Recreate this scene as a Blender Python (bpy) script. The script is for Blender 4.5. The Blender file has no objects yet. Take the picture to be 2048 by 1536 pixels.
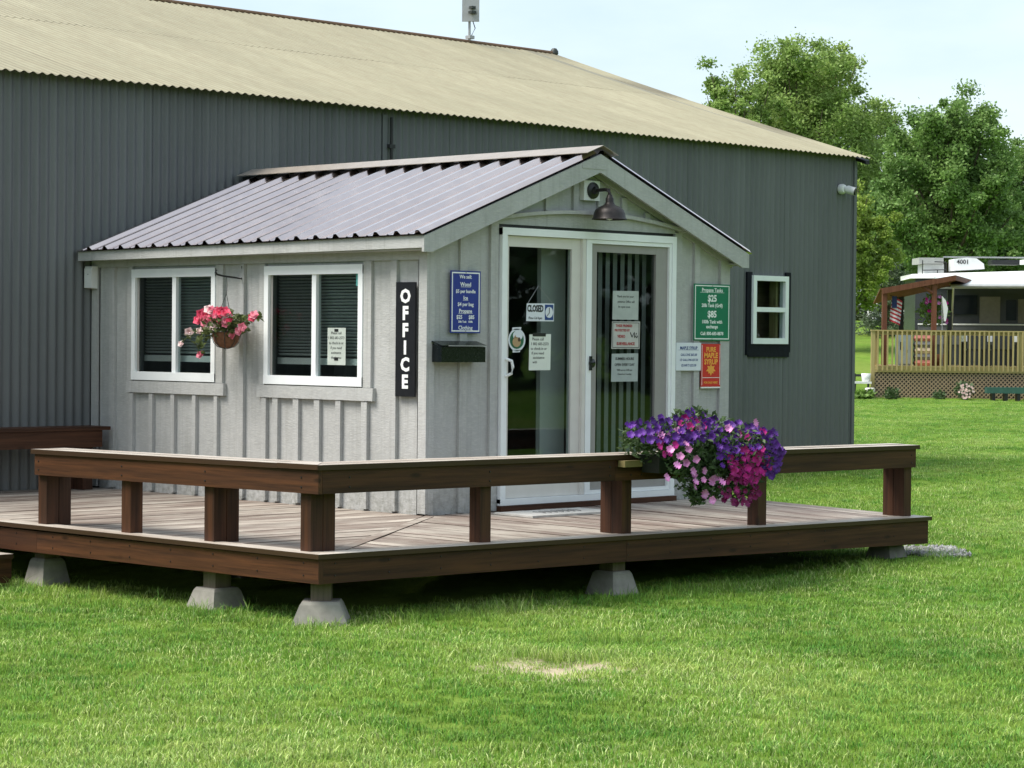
import bpy, math, random
import numpy as np
from mathutils import Vector, Matrix, Euler

random.seed(7)
RNG = np.random.default_rng(11)
R = math.radians
scn = bpy.context.scene
COL = scn.collection

# ------------------------------------------------------------------ camera
CAM = Vector((-11.2182, -11.9639, 1.2308))
PITCH, ROLL, YAW = -0.0190, 0.0096, -0.7895
cd = bpy.data.cameras.new('camera')
cam = bpy.data.objects.new('camera', cd)
COL.objects.link(cam)
cd.sensor_width = 36.0
cd.lens = 4726.36 / 2048.0 * 36.0
cd.clip_end = 3000
cam.location = CAM
cam.rotation_euler = (Matrix.Rotation(YAW, 3, 'Z') @ Matrix.Rotation(math.pi / 2 + PITCH, 3, 'X')
                      @ Matrix.Rotation(ROLL, 3, 'Z')).to_euler()
scn.camera = cam

# ------------------------------------------------------------------ sky, sun, exposure
SUN_EL, SUN_AZ = R(56), R(150)          # azimuth of the sun's direction, counted from +X towards +Y
w = bpy.data.worlds.new('World')
scn.world = w
w.use_nodes = True
nt = w.node_tree
nt.nodes.clear()
out = nt.nodes.new('ShaderNodeOutputWorld')
bg = nt.nodes.new('ShaderNodeBackground')
sky = nt.nodes.new('ShaderNodeTexSky')
sky.sky_type = 'NISHITA'
sky.sun_disc = False
sky.sun_elevation = SUN_EL
sky.sun_rotation = math.pi / 2 - SUN_AZ
sky.air_density = 1.0
sky.dust_density = 2.2
sky.ozone_density = 1.0
tc = nt.nodes.new('ShaderNodeTexCoord')
mp = nt.nodes.new('ShaderNodeMapping')
mp.inputs['Scale'].default_value = (1.0, 1.0, 3.2)
cn = nt.nodes.new('ShaderNodeTexNoise')
cn.inputs['Scale'].default_value = 2.3
cn.inputs['Detail'].default_value = 7
cn.inputs['Roughness'].default_value = 0.55
cr = nt.nodes.new('ShaderNodeMapRange')
cr.inputs['From Min'].default_value = 0.36
cr.inputs['From Max'].default_value = 0.66
cr.inputs['To Min'].default_value = 0.28
cr.inputs['To Max'].default_value = 0.96
mixc = nt.nodes.new('ShaderNodeMix')
mixc.data_type = 'RGBA'
mixc.inputs[7].default_value = (4.8, 5.4, 5.65, 1)      # thin bright cloud veil
nt.links.new(tc.outputs['Generated'], mp.inputs['Vector'])
nt.links.new(mp.outputs[0], cn.inputs['Vector'])
nt.links.new(cn.outputs['Fac'], cr.inputs['Value'])
nt.links.new(cr.outputs[0], mixc.inputs[0])
nt.links.new(sky.outputs[0], mixc.inputs[6])
nt.links.new(mixc.outputs[2], bg.inputs['Color'])
nt.links.new(bg.outputs[0], out.inputs['Surface'])
bg.inputs['Strength'].default_value = 0.10

sd = bpy.data.lights.new('sun', 'SUN')
sd.energy = 2.1
sd.angle = R(30)
sd.color = (1.0, 0.95, 0.87)
sun = bpy.data.objects.new('sun', sd)
COL.objects.link(sun)
sdir = Vector((math.cos(SUN_EL) * math.cos(SUN_AZ), math.cos(SUN_EL) * math.sin(SUN_AZ), math.sin(SUN_EL)))
sun.rotation_euler = sdir.to_track_quat('Z', 'Y').to_euler()
sun.location = (0, 0, 30)

scn.view_settings.view_transform = 'Standard'
scn.view_settings.look = 'None'
scn.view_settings.exposure = 1.16
scn.view_settings.gamma = 1.0
scn.view_settings.use_curve_mapping = False
scn.cycles.max_bounces = 8
scn.cycles.transparent_max_bounces = 12
scn.cycles.caustics_reflective = False
scn.cycles.caustics_refractive = False

# ------------------------------------------------------------------ materials
def newmat(name):
    m = bpy.data.materials.new(name)
    m.use_nodes = True
    n = m.node_tree.nodes
    b = n['Principled BSDF']
    return m, m.node_tree, b

def L(nt, a, b):
    nt.links.new(a, b)

def coords(nt, scale=(1, 1, 1), rot=(0, 0, 0), rand=0.0):
    tc = nt.nodes.new('ShaderNodeTexCoord')
    mp = nt.nodes.new('ShaderNodeMapping')
    mp.inputs['Scale'].default_value = scale
    mp.inputs['Rotation'].default_value = rot
    L(nt, tc.outputs['Object'], mp.inputs['Vector'])
    if rand:
        oi = nt.nodes.new('ShaderNodeObjectInfo')
        mu = nt.nodes.new('ShaderNodeMath'); mu.operation = 'MULTIPLY'; mu.inputs[1].default_value = rand
        cb = nt.nodes.new('ShaderNodeCombineXYZ')
        L(nt, oi.outputs['Random'], mu.inputs[0])
        for k in range(3): L(nt, mu.outputs[0], cb.inputs[k])
        L(nt, cb.outputs[0], mp.inputs['Location'])
    return mp.outputs[0]

def noise(nt, vec, scale, detail=4, rough=0.55):
    n = nt.nodes.new('ShaderNodeTexNoise')
    n.inputs['Scale'].default_value = scale
    n.inputs['Detail'].default_value = detail
    n.inputs['Roughness'].default_value = rough
    if vec is not None: L(nt, vec, n.inputs['Vector'])
    return n.outputs['Fac']

def ramp(nt, fac, stops):
    r = nt.nodes.new('ShaderNodeValToRGB')
    e = r.color_ramp.elements
    while len(e) < len(stops): e.new(0.5)
    for i, (p, c) in enumerate(stops):
        e[i].position = p
        e[i].color = (*c, 1) if len(c) == 3 else c
    L(nt, fac, r.inputs['Fac'])
    return r.outputs['Color']

def mix(nt, fac, a, b, mode='MIX'):
    m = nt.nodes.new('ShaderNodeMix'); m.data_type = 'RGBA'; m.blend_type = mode
    if isinstance(fac, float): m.inputs[0].default_value = fac
    else: L(nt, fac, m.inputs[0])
    for s, v in ((6, a), (7, b)):
        if isinstance(v, tuple): m.inputs[s].default_value = (*v, 1)
        else: L(nt, v, m.inputs[s])
    return m.outputs[2]

def rng(nt, val, a, b, c, d):
    m = nt.nodes.new('ShaderNodeMapRange')
    for k, v in zip(('From Min', 'From Max', 'To Min', 'To Max'), (a, b, c, d)): m.inputs[k].default_value = v
    L(nt, val, m.inputs['Value'])
    return m.outputs[0]

def bump(nt, b, h, strength, dist):
    n = nt.nodes.new('ShaderNodeBump')
    n.inputs['Strength'].default_value = strength
    n.inputs['Distance'].default_value = dist
    L(nt, h, n.inputs['Height'])
    L(nt, n.outputs[0], b.inputs['Normal'])

def plain(name, c, rough=0.6, metal=0.0, var=0.12, spec=0.5, scale=9.0):
    m, nt, b = newmat(name)
    f = noise(nt, coords(nt), scale)
    g = noise(nt, coords(nt), scale * 7)
    d = tuple(max(0, x * (1 - var)) for x in c)
    e = tuple(min(1, x * (1 + var)) for x in c)
    col = ramp(nt, f, [(0.3, d), (0.7, e)])
    L(nt, col, b.inputs['Base Color'])
    b.inputs['Roughness'].default_value = rough
    L(nt, rng(nt, g, 0.3, 0.7, max(0.02, rough - 0.08), min(1, rough + 0.08)), b.inputs['Roughness'])
    b.inputs['Metallic'].default_value = metal
    b.inputs['Specular IOR Level'].default_value = spec
    return m

def objrand(nt, col, amount):
    oi = nt.nodes.new('ShaderNodeObjectInfo')
    v = rng(nt, oi.outputs['Random'], 0, 1, 1 - amount, 1 + amount)
    h = nt.nodes.new('ShaderNodeHueSaturation')
    L(nt, v, h.inputs['Value']); L(nt, col, h.inputs['Color'])
    return h.outputs[0]

def wood(name, axis, dark, light, rough=0.6, rand=0.12, worn=None, spec=0.3, grain=1.0, sides=None):
    """grain runs along axis 0/1/2"""
    m, nt, b = newmat(name)
    s = [26 * grain] * 3; s[axis] = 1.1
    v = coords(nt, tuple(s), rand=37.0)
    f = noise(nt, v, 1.0, 6, 0.62)
    s2 = [5] * 3; s2[axis] = 0.7
    v2 = coords(nt, tuple(s2), rand=91.0)
    f2 = noise(nt, v2, 1.0, 3, 0.5)
    col = ramp(nt, f, [(0.28, dark), (0.72, light)])
    col = mix(nt, rng(nt, f2, 0.35, 0.7, 0.0, 0.5), col, dark)
    fg = noise(nt, coords(nt, tuple((90 if k_ != axis else 2.5) for k_ in range(3)), rand=21.0), 1.0, 3, .6)
    col = mix(nt, rng(nt, fg, .5, .72, 0, .55), col, tuple(q * .55 for q in dark))
    vo = nt.nodes.new('ShaderNodeTexVoronoi'); vo.inputs['Scale'].default_value = 1.0
    L(nt, coords(nt, tuple((7 if k_ != axis else 2.3) for k_ in range(3)), rand=55.0), vo.inputs['Vector'])
    col = mix(nt, rng(nt, vo.outputs['Distance'], .13, .06, 0, .75), col, tuple(q * .5 for q in dark))
    if worn:
        s3 = [3.2] * 3; s3[axis] = 1.0
        f3 = noise(nt, coords(nt, tuple(s3), rand=13.0), 1.0, 7, 0.7)
        col = mix(nt, rng(nt, f3, 0.44, 0.64, 0.0, 0.85), col, worn)
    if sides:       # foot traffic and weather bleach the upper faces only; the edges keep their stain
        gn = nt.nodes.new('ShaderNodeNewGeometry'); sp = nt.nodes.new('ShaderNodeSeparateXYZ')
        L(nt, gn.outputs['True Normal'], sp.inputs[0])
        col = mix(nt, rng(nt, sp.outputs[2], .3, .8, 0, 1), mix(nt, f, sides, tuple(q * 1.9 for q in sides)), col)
    col = objrand(nt, col, rand)
    L(nt, col, b.inputs['Base Color'])
    L(nt, rng(nt, f, 0.3, 0.7, rough + 0.1, rough - 0.08), b.inputs['Roughness'])
    b.inputs['Specular IOR Level'].default_value = spec
    bump(nt, b, f, 0.35, 0.004)
    return m

def siding_mat(name, tilt):
    m, nt, b = newmat(name)
    # rough-sawn boards under grey solid stain: slanted saw marks, knots, faint dirt
    v = coords(nt, (1, 1, 1), rand=5.0)
    big = noise(nt, coords(nt, (1.3, 1.3, 0.8)), 1.7, 4)
    mid = noise(nt, v, 14, 5, 0.6)
    sv = coords(nt, (22, 22, 85), rot=tilt)
    saw = noise(nt, sv, 1.0, 3, 0.6)
    streak = noise(nt, coords(nt, (30, 30, 1.2), rand=9.0), 1.0, 4, 0.6)
    col = ramp(nt, big, [(0.3, (0.395, 0.402, 0.395)), (0.7, (0.480, 0.486, 0.480))])
    col = mix(nt, rng(nt, mid, 0.35, 0.7, 0.0, 0.26), col, (0.285, 0.282, 0.272))
    col = mix(nt, rng(nt, saw, 0.50, 0.66, 0.0, 0.42), col, (0.52, 0.52, 0.49))
    col = mix(nt, rng(nt, streak, 0.52, 0.74, 0.0, 0.34), col, (0.24, 0.235, 0.21))
    # splash-back dirt where the siding meets the deck
    g = nt.nodes.new('ShaderNodeNewGeometry')
    sx = nt.nodes.new('ShaderNodeSeparateXYZ'); L(nt, g.outputs['Position'], sx.inputs[0])
    low = rng(nt, sx.outputs[2], 0.30, 0.02, 0.0, 1.0)
    mm = nt.nodes.new('ShaderNodeMath'); mm.operation = 'MULTIPLY'
    L(nt, low, mm.inputs[0]); L(nt, rng(nt, noise(nt, v, 22, 6, 0.7), 0.42, 0.62, 0.0, 0.5), mm.inputs[1])
    col = mix(nt, mm.outputs[0], col, (0.15, 0.155, 0.125))
    col = objrand(nt, col, 0.05)
    L(nt, col, b.inputs['Base Color'])
    b.inputs['Roughness'].default_value = 0.82
    b.inputs['Specular IOR Level'].default_value = 0.2
    add = nt.nodes.new('ShaderNodeMath'); add.operation = 'ADD'
    L(nt, saw, add.inputs[0]); L(nt, mid, add.inputs[1])
    bump(nt, b, add.outputs[0], 0.45, 0.006)
    return m

M = {}
M['siding'] = siding_mat('grey_siding', (R(35), R(35), 0))
M['trim'] = siding_mat('grey_trim', (R(80), R(80), 0))
M['barn'] = None
def corr_mat(name, lo, hi, rough, metal=0.0, dirt=None, axis_s=(1, 1, 1), trough=None):
    m, nt, b = newmat(name)
    f = noise(nt, coords(nt, axis_s), 0.9, 5)
    g = noise(nt, coords(nt, axis_s), 11, 5, 0.65)
    col = ramp(nt, f, [(0.3, lo), (0.7, hi)])
    if dirt:
        col = mix(nt, rng(nt, g, 0.42, 0.72, 0.0, 0.55), col, dirt)
    if not trough and dirt and name.startswith('dark'):
        gp = nt.nodes.new('ShaderNodeNewGeometry'); sp = nt.nodes.new('ShaderNodeSeparateXYZ'); L(nt, gp.outputs['Position'], sp.inputs[0])
        ml = nt.nodes.new('ShaderNodeMath'); ml.operation = 'MULTIPLY'
        L(nt, rng(nt, sp.outputs[2], .75, -.2, 0, 1), ml.inputs[0]); L(nt, rng(nt, noise(nt, coords(nt), 5, 6, .7), .35, .65, .1, .8), ml.inputs[1])
        col = mix(nt, ml.outputs[0], col, (.17, .16, .135))
        stk_ = noise(nt, coords(nt, (7, 7, .22)), 1.0, 4, .6)
        col = mix(nt, rng(nt, stk_, .52, .74, 0, .45), col, (.19, .20, .20))
        col = mix(nt, rng(nt, stk_, .46, .28, 0, .35), col, (.07, .078, .082))
        bump(nt, b, noise(nt, coords(nt, (1, 1, .6)), 2.2, 3), .35, .03)
    if trough:      # corrugation shading painted into the colour: hollows go darker
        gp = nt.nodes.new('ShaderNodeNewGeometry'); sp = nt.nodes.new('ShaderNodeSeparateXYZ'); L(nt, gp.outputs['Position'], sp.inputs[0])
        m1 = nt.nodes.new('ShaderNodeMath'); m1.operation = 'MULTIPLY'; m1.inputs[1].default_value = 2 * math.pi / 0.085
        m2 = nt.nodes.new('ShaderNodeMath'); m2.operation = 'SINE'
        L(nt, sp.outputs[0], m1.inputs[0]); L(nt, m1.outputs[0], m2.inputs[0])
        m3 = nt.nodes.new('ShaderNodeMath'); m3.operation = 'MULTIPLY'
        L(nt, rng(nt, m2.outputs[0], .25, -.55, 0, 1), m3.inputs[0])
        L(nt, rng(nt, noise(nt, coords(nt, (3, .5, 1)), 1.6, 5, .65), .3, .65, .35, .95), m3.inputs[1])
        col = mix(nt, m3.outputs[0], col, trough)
    col = objrand(nt, col, 0.035)
    L(nt, col, b.inputs['Base Color'])
    L(nt, rng(nt, g, 0.3, 0.7, rough - 0.07, rough + 0.1), b.inputs['Roughness'])
    b.inputs['Metallic'].default_value = metal
    b.inputs['Specular IOR Level'].default_value = 0.4
    return m
M['barn_wall'] = corr_mat('dark_grey_painted_tin', (0.120, 0.128, 0.132), (0.148, 0.156, 0.160), 0.5,
                          dirt=(0.145, 0.15, 0.148), axis_s=(1.4, 1.4, 0.4))
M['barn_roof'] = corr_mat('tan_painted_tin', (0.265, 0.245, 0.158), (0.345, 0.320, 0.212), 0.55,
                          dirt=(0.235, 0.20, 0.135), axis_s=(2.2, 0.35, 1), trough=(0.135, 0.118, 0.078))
M['brown_roof'] = corr_mat('brown_steel_roofing', (0.72, 0.60, 0.56), (0.84, 0.71, 0.66), 0.20, 1.0)
M['brown_roof'].node_tree.nodes['Principled BSDF'].inputs['Specular IOR Level'].default_value = 1.0
M['brown_roof'].node_tree.nodes['Principled BSDF'].inputs['Coat Weight'].default_value = 0.5
M['brown_roof'].node_tree.nodes['Principled BSDF'].inputs['Coat Roughness'].default_value = 0.16
M['brown_roof'].node_tree.nodes['Principled BSDF'].inputs['Coat IOR'].default_value = 1.9
M['ridge'] = plain('glare_pale_ridge_steel', (0.30, 0.26, 0.22), 0.35)  # pale tone stands for sky glare on the cap
M['vinyl'] = plain('white_vinyl', (0.84, 0.87, 0.88), 0.38, var=0.03)
M['cream'] = plain('cream_vinyl', (0.66, 0.64, 0.60), 0.45, var=0.04)
M['taupe'] = plain('taupe_screen_frame', (0.30, 0.29, 0.275), 0.5, var=0.05)
M['black'] = plain('black_paint', (0.012, 0.013, 0.014), 0.42, var=0.2)
M['black_gloss'] = plain('black_gloss_paint', (0.006, 0.009, 0.010), 0.22, var=0.2)
M['tape'] = plain('black_flashing_tape', (0.005, 0.006, 0.012), 0.6, var=0.4, scale=25, spec=.2)
M['dark'] = plain('dark_interior', (0.035, 0.032, 0.03), 0.8)
M['inside'] = plain('interior_panelling', (0.22, 0.21, 0.20), 0.8)
M['white'] = plain('white_plastic', (0.75, 0.76, 0.75), 0.4, var=0.04)
M['paper'] = plain('paper', (0.72, 0.77, 0.70), 0.8, var=0.04)
M['ink'] = plain('black_ink', (0.02, 0.02, 0.022), 0.7)
M['red_ink'] = plain('red_ink', (0.35, 0.03, 0.03), 0.7)
M['blue_ink'] = plain('blue_ink', (0.02, 0.06, 0.22), 0.7)
M['sign_blue'] = plain('blue_sign_face', (0.018, 0.035, 0.26), 0.4, var=0.06)
M['sign_green'] = plain('green_sign_face', (0.0, 0.17, 0.085), 0.4, var=0.06)
M['sign_red'] = plain('red_sign_face', (0.58, 0.025, 0.02), 0.45, var=0.06)
M['sign_black'] = plain('black_sign_face', (0.010, 0.011, 0.014), 0.4, var=0.1)
M['orange'] = plain('orange_print', (0.85, 0.38, 0.06), 0.5, var=0.05)
M['sign_white'] = plain('white_sign_face', (0.72, 0.76, 0.82), 0.4, var=0.03)
M['letter'] = plain('white_lettering', (0.85, 0.87, 0.86), 0.5, var=0.02)
M['bronze'] = plain('aged_bronze', (0.032, 0.027, 0.026), 0.45, 0.5, var=0.35, scale=22)
M['concrete'] = plain('cast_concrete', (0.27, 0.255, 0.225), 0.9, var=0.18, scale=14)
M['blind'] = plain('blind_slat', (0.46, 0.50, 0.50), 0.6, var=0.05)
M['vblind'] = plain('vertical_blind', (0.55, 0.58, 0.56), 0.7, var=0.05)
M['coir'] = plain('coir_liner', (0.16, 0.07, 0.035), 0.95, var=0.3, scale=40)
M['wire'] = plain('dark_wire', (0.03, 0.035, 0.03), 0.5)
M['mat'] = plain('faded_doormat', (0.50, 0.49, 0.46), 0.95, var=0.12, scale=18)
M['galv'] = plain('galvanised_metal', (0.40, 0.41, 0.41), 0.5, 0.4, var=0.08)
M['stain_x'] = wood('brown_stain_along_x', 0, (0.026, 0.010, 0.005), (0.118, 0.046, 0.021), 0.55)
M['stain_y'] = wood('brown_stain_along_y', 1, (0.028, 0.011, 0.005), (0.128, 0.050, 0.022), 0.55)
M['stain_z'] = wood('brown_stain_upright', 2, (0.024, 0.010, 0.005), (0.100, 0.039, 0.019), 0.55)
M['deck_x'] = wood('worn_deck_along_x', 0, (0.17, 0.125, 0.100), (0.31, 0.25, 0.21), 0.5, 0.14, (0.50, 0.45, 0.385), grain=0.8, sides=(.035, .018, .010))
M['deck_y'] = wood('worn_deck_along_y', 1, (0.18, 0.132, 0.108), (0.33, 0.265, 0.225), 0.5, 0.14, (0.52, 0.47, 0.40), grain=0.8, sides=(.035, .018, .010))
M['cap_x'] = wood('weathered_glare_cap_along_x', 0, (0.38, 0.31, 0.25), (0.56, 0.49, 0.42), 0.38, 0.06, (0.64, 0.59, 0.52), sides=(.035, .020, .012))  # weathered top, lightened further to paint in glare
M['cap_y'] = wood('weathered_glare_cap_along_y', 1, (0.38, 0.31, 0.25), (0.56, 0.49, 0.42), 0.38, 0.06, (0.64, 0.59, 0.52), sides=(.035, .020, .012))  # same weathered top with glare put into its tone
M['cap_edge'] = wood('weathered_cap_edge', 0, (0.05, 0.032, 0.022), (0.10, 0.072, 0.05), 0.7)
M['post_grey'] = wood('grey_support_post', 2, (0.13, 0.105, 0.075), (0.22, 0.18, 0.135), 0.8)
M['pine'] = wood('yellow_treated_pine', 2, (0.36, 0.28, 0.12), (0.52, 0.42, 0.20), 0.7, 0.08)
M['pine_x'] = wood('yellow_treated_pine_long', 0, (0.36, 0.28, 0.12), (0.52, 0.42, 0.20), 0.7, 0.08)
M['lattice'] = plain('tan_lattice', (0.40, 0.29, 0.19), 0.8)
M['redwood'] = wood('red_brown_stain', 2, (0.12, 0.045, 0.025), (0.21, 0.085, 0.05), 0.7)
M['bark'] = plain('bark', (0.09, 0.07, 0.05), 0.95, var=0.35, scale=6)

def glass_mat(name, tint, refl=1.0):
    m = bpy.data.materials.new(name); m.use_nodes = True
    nt = m.node_tree; nt.nodes.clear()
    o = nt.nodes.new('ShaderNodeOutputMaterial')
    t = nt.nodes.new('ShaderNodeBsdfTransparent'); t.inputs[0].default_value = (*tint, 1)
    g = nt.nodes.new('ShaderNodeBsdfGlossy'); g.inputs['Roughness'].default_value = 0.015
    g.inputs[0].default_value = (0.86, 0.97, 0.96, 1)
    f = nt.nodes.new('ShaderNodeFresnel'); f.inputs[0].default_value = 1.48
    nz = noise(nt, coords(nt), 1.3, 2)
    bp = nt.nodes.new('ShaderNodeBump'); bp.inputs['Strength'].default_value = 0.06; bp.inputs['Distance'].default_value = 0.02
    L(nt, nz, bp.inputs['Height']); L(nt, bp.outputs[0], g.inputs['Normal'])
    mx = nt.nodes.new('ShaderNodeMixShader')
    gb = nt.nodes.new('ShaderNodeNewGeometry')      # reflect at the outer face only
    mk = nt.nodes.new('ShaderNodeMath'); mk.operation = 'SUBTRACT'; mk.inputs[0].default_value = 1.0
    L(nt, gb.outputs['Backfacing'], mk.inputs[1])
    mm = nt.nodes.new('ShaderNodeMath'); mm.operation = 'MULTIPLY'
    L(nt, f.outputs[0], mm.inputs[0]); L(nt, mk.outputs[0], mm.inputs[1])
    L(nt, mm.outputs[0], mx.inputs[0]); L(nt, t.outputs[0], mx.inputs[1]); L(nt, g.outputs[0], mx.inputs[2])
    L(nt, mx.outputs[0], o.inputs[0])
    return m
M['glass'] = glass_mat('window_glass', (0.76, 0.81, 0.81))
M['glass_dark'] = glass_mat('screened_glass', (0.66, 0.69, 0.69))
M['glass_barn'] = glass_mat('barn_window_glass', (0.75, 0.80, 0.80))

def leaf_mat(name, dark, light, trans=0.35, nscale=0.45, rough=0.55):
    m = bpy.data.materials.new(name); m.use_nodes = True
    nt = m.node_tree; nt.nodes.clear()
    o = nt.nodes.new('ShaderNodeOutputMaterial')
    g = nt.nodes.new('ShaderNodeNewGeometry')
    f = noise(nt, coords(nt), nscale, 4, 0.6)
    c = ramp(nt, f, [(0.32, dark), (0.68, light)])
    h = nt.nodes.new('ShaderNodeHueSaturation')
    L(nt, rng(nt, g.outputs['Random Per Island'], 0, 1, 0.68, 1.34), h.inputs['Value'])
    L(nt, c, h.inputs['Color'])
    d = nt.nodes.new('ShaderNodeBsdfPrincipled')
    d.inputs['Roughness'].default_value = rough
    d.inputs['Specular IOR Level'].default_value = 0.3
    t = nt.nodes.new('ShaderNodeBsdfTranslucent')
    L(nt, h.outputs[0], d.inputs['Base Color']); L(nt, h.outputs[0], t.inputs[0])
    mx = nt.nodes.new('ShaderNodeMixShader'); mx.inputs[0].default_value = trans
    L(nt, d.outputs[0], mx.inputs[1]); L(nt, t.outputs[0], mx.inputs[2])
    L(nt, mx.outputs[0], o.inputs[0])
    return m
M['leaf_bright'] = leaf_mat('bright_green_leaves', (0.175, 0.285, 0.065), (0.340, 0.455, 0.130))
M['leaf_dark'] = leaf_mat('deep_green_leaves', (0.115, 0.215, 0.058), (0.235, 0.365, 0.100))
M['leaf_yellow'] = leaf_mat('yellow_green_leaves', (0.210, 0.310, 0.055), (0.350, 0.450, 0.090))
M['leaf_spruce'] = leaf_mat('blue_green_needles', (0.075, 0.120, 0.060), (0.150, 0.190, 0.100), 0.15)
M['leaf_far'] = leaf_mat('far_wood_leaves', (0.022, 0.055, 0.024), (0.045, 0.095, 0.034), 0.2)
M['leaf_plant'] = leaf_mat('planter_leaves', (0.030, 0.070, 0.022), (0.130, 0.190, 0.085), 0.25, 14)
M['leaf_hosta'] = leaf_mat('hosta_leaves', (0.10, 0.19, 0.03), (0.20, 0.32, 0.07), 0.3, 4)
M['leaf_begonia'] = leaf_mat('begonia_leaves', (0.060, 0.085, 0.025), (0.16, 0.20, 0.075), 0.25, 9)
def petal(name, a, b, scale=30):
    m, nt, bb = newmat(name)
    f = noise(nt, coords(nt, rand=60.0), scale, 3)
    L(nt, objrand(nt, ramp(nt, f, [(0.3, a), (0.7, b)]), 0.25), bb.inputs['Base Color'])
    bb.inputs['Roughness'].default_value = 0.6
    return m
M['pet_purple'] = petal('purple_petals', (0.055, 0.006, 0.17), (0.145, 0.022, 0.34))
M['pet_magenta'] = petal('magenta_petals', (0.36, 0.006, 0.16), (0.62, 0.016, 0.30))
M['pet_pink'] = petal('pale_pink_petals', (0.52, 0.12, 0.40), (0.80, 0.38, 0.66))
M['pet_dark'] = petal('dark_magenta_petals', (0.16, 0.004, 0.075), (0.34, 0.010, 0.15))
M['beg_pink'] = petal('begonia_pink_petals', (0.66, 0.05, 0.14), (0.86, 0.34, 0.42))
M['beg_white'] = petal('begonia_white_petals', (0.72, 0.42, 0.44), (0.86, 0.78, 0.74))

# ------------------------------------------------------------------ mesh helpers
class MB:
    def __init__(s): s.v = []; s.f = []
    def add(s, vs, fs):
        b = len(s.v); s.v += [tuple(v) for v in vs]; s.f += [tuple(i + b for i in f) for f in fs]; return s
    def box(s, x0, x1, y0, y1, z0, z1):
        return s.add([(x0, y0, z0), (x1, y0, z0), (x1, y1, z0), (x0, y1, z0), (x0, y0, z1), (x1, y0, z1), (x1, y1, z1), (x0, y1, z1)],
                     [(0, 3, 2, 1), (4, 5, 6, 7), (0, 1, 5, 4), (1, 2, 6, 5), (2, 3, 7, 6), (3, 0, 4, 7)])
    def slab(s, bottom, top):
        n = len(bottom)
        return s.add(list(bottom) + list(top), [tuple(reversed(range(n))), tuple(range(n, 2 * n))] +
                     [(i, (i + 1) % n, n + (i + 1) % n, n + i) for i in range(n)])
    def prism(s, poly, axis, a, b):
        def p(q, t):
            return {0: (t, q[0], q[1]), 1: (q[0], t, q[1]), 2: (q[0], q[1], t)}[axis]
        return s.slab([p(q, a) for q in poly], [p(q, b) for q in poly])
    def tube(s, pts, r, n=8):
        pts = [Vector(p) for p in pts]
        rs = r if isinstance(r, (list, tuple)) else [r] * len(pts)
        vs = []; fs = []
        up = Vector((0, 0, 1))
        for i, p in enumerate(pts):
            d = (pts[min(i + 1, len(pts) - 1)] - pts[max(i - 1, 0)]).normalized()
            a = d.cross(up if abs(d.z) < 0.93 else Vector((1, 0, 0))).normalized()
            c = d.cross(a)
            for k in range(n):
                t = 2 * math.pi * k / n
                vs.append(p + (a * math.cos(t) + c * math.sin(t)) * rs[i])
        for i in range(len(pts) - 1):
            for k in range(n):
                fs.append((i * n + k, i * n + (k + 1) % n, (i + 1) * n + (k + 1) % n, (i + 1) * n + k))
        fs.append(tuple(reversed(range(n)))); fs.append(tuple((len(pts) - 1) * n + k for k in range(n)))
        return s.add(vs, fs)
    def lathe(s, prof, c, n=24, axis='Z', flip=False):
        vs = []; fs = []
        for (r, h) in prof:
            for k in range(n):
                t = 2 * math.pi * k / n
                q = (r * math.cos(t), r * math.sin(t), h)
                if axis == 'Y': q = (q[0], -q[2], q[1])
                if axis == 'X': q = (-q[2], q[0], q[1])
                vs.append((q[0] + c[0], q[1] + c[1], q[2] + c[2]))
        m = len(prof)
        for i in range(m - 1):
            for k in range(n):
                fs.append((i * n + k, i * n + (k + 1) % n, (i + 1) * n + (k + 1) % n, (i + 1) * n + k))
        return s.add(vs, fs)

def worldloc(o):
    v = Vector(o.location)
    while o.parent: o = o.parent; v = v + Vector(o.location)
    return v

def link(name, me, parent=None, mat=None):
    o = bpy.data.objects.new(name, me); COL.objects.link(o)
    if parent: o.parent = parent
    if mat and me is not None and not me.materials: me.materials.append(mat)
    return o

def tag(o, label=None, cat=None, group=None, kind=None):
    if label: o['label'] = label
    if cat: o['category'] = cat
    if group: o['group'] = group
    if kind: o['kind'] = kind
    return o

def build(name, mb, mat, parent=None, smooth=False):
    me = bpy.data.meshes.new(name)
    vs = mb.v
    if parent is not None:
        w = worldloc(parent)
        vs = [(v[0] - w.x, v[1] - w.y, v[2] - w.z) for v in vs]
    me.from_pydata(vs, [], mb.f)
    me.validate()
    if smooth:
        for p in me.polygons: p.use_smooth = True
        try: me.set_sharp_from_angle(angle=R(40))
        except Exception: pass
    return link(name, me, parent, mat)

def npmesh(name, V, F, mat, parent=None, smooth=False):
    """V (n,3) F (m,k) arrays"""
    if parent is not None:
        w = worldloc(parent); V = V - np.array([w.x, w.y, w.z])
    me = bpy.data.meshes.new(name)
    me.vertices.add(len(V)); me.vertices.foreach_set('co', V.astype(np.float32).ravel())
    k = F.shape[1]
    me.loops.add(F.size); me.loops.foreach_set('vertex_index', F.astype(np.int32).ravel())
    me.polygons.add(len(F)); me.polygons.foreach_set('loop_start', np.arange(len(F), dtype=np.int32) * k)
    me.polygons.foreach_set('loop_total', np.full(len(F), k, dtype=np.int32))
    if smooth: me.polygons.foreach_set('use_smooth', np.ones(len(F), dtype=bool))
    me.update(calc_edges=True)
    return link(name, me, parent, mat)

def thing(name, loc, label, cat, group=None, rz=0.0):
    o = bpy.data.objects.new(name, None); COL.objects.link(o)
    o.location = loc; o.rotation_euler = (0, 0, rz)
    o.empty_display_size = 0.2
    return tag(o, label, cat, group)

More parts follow.
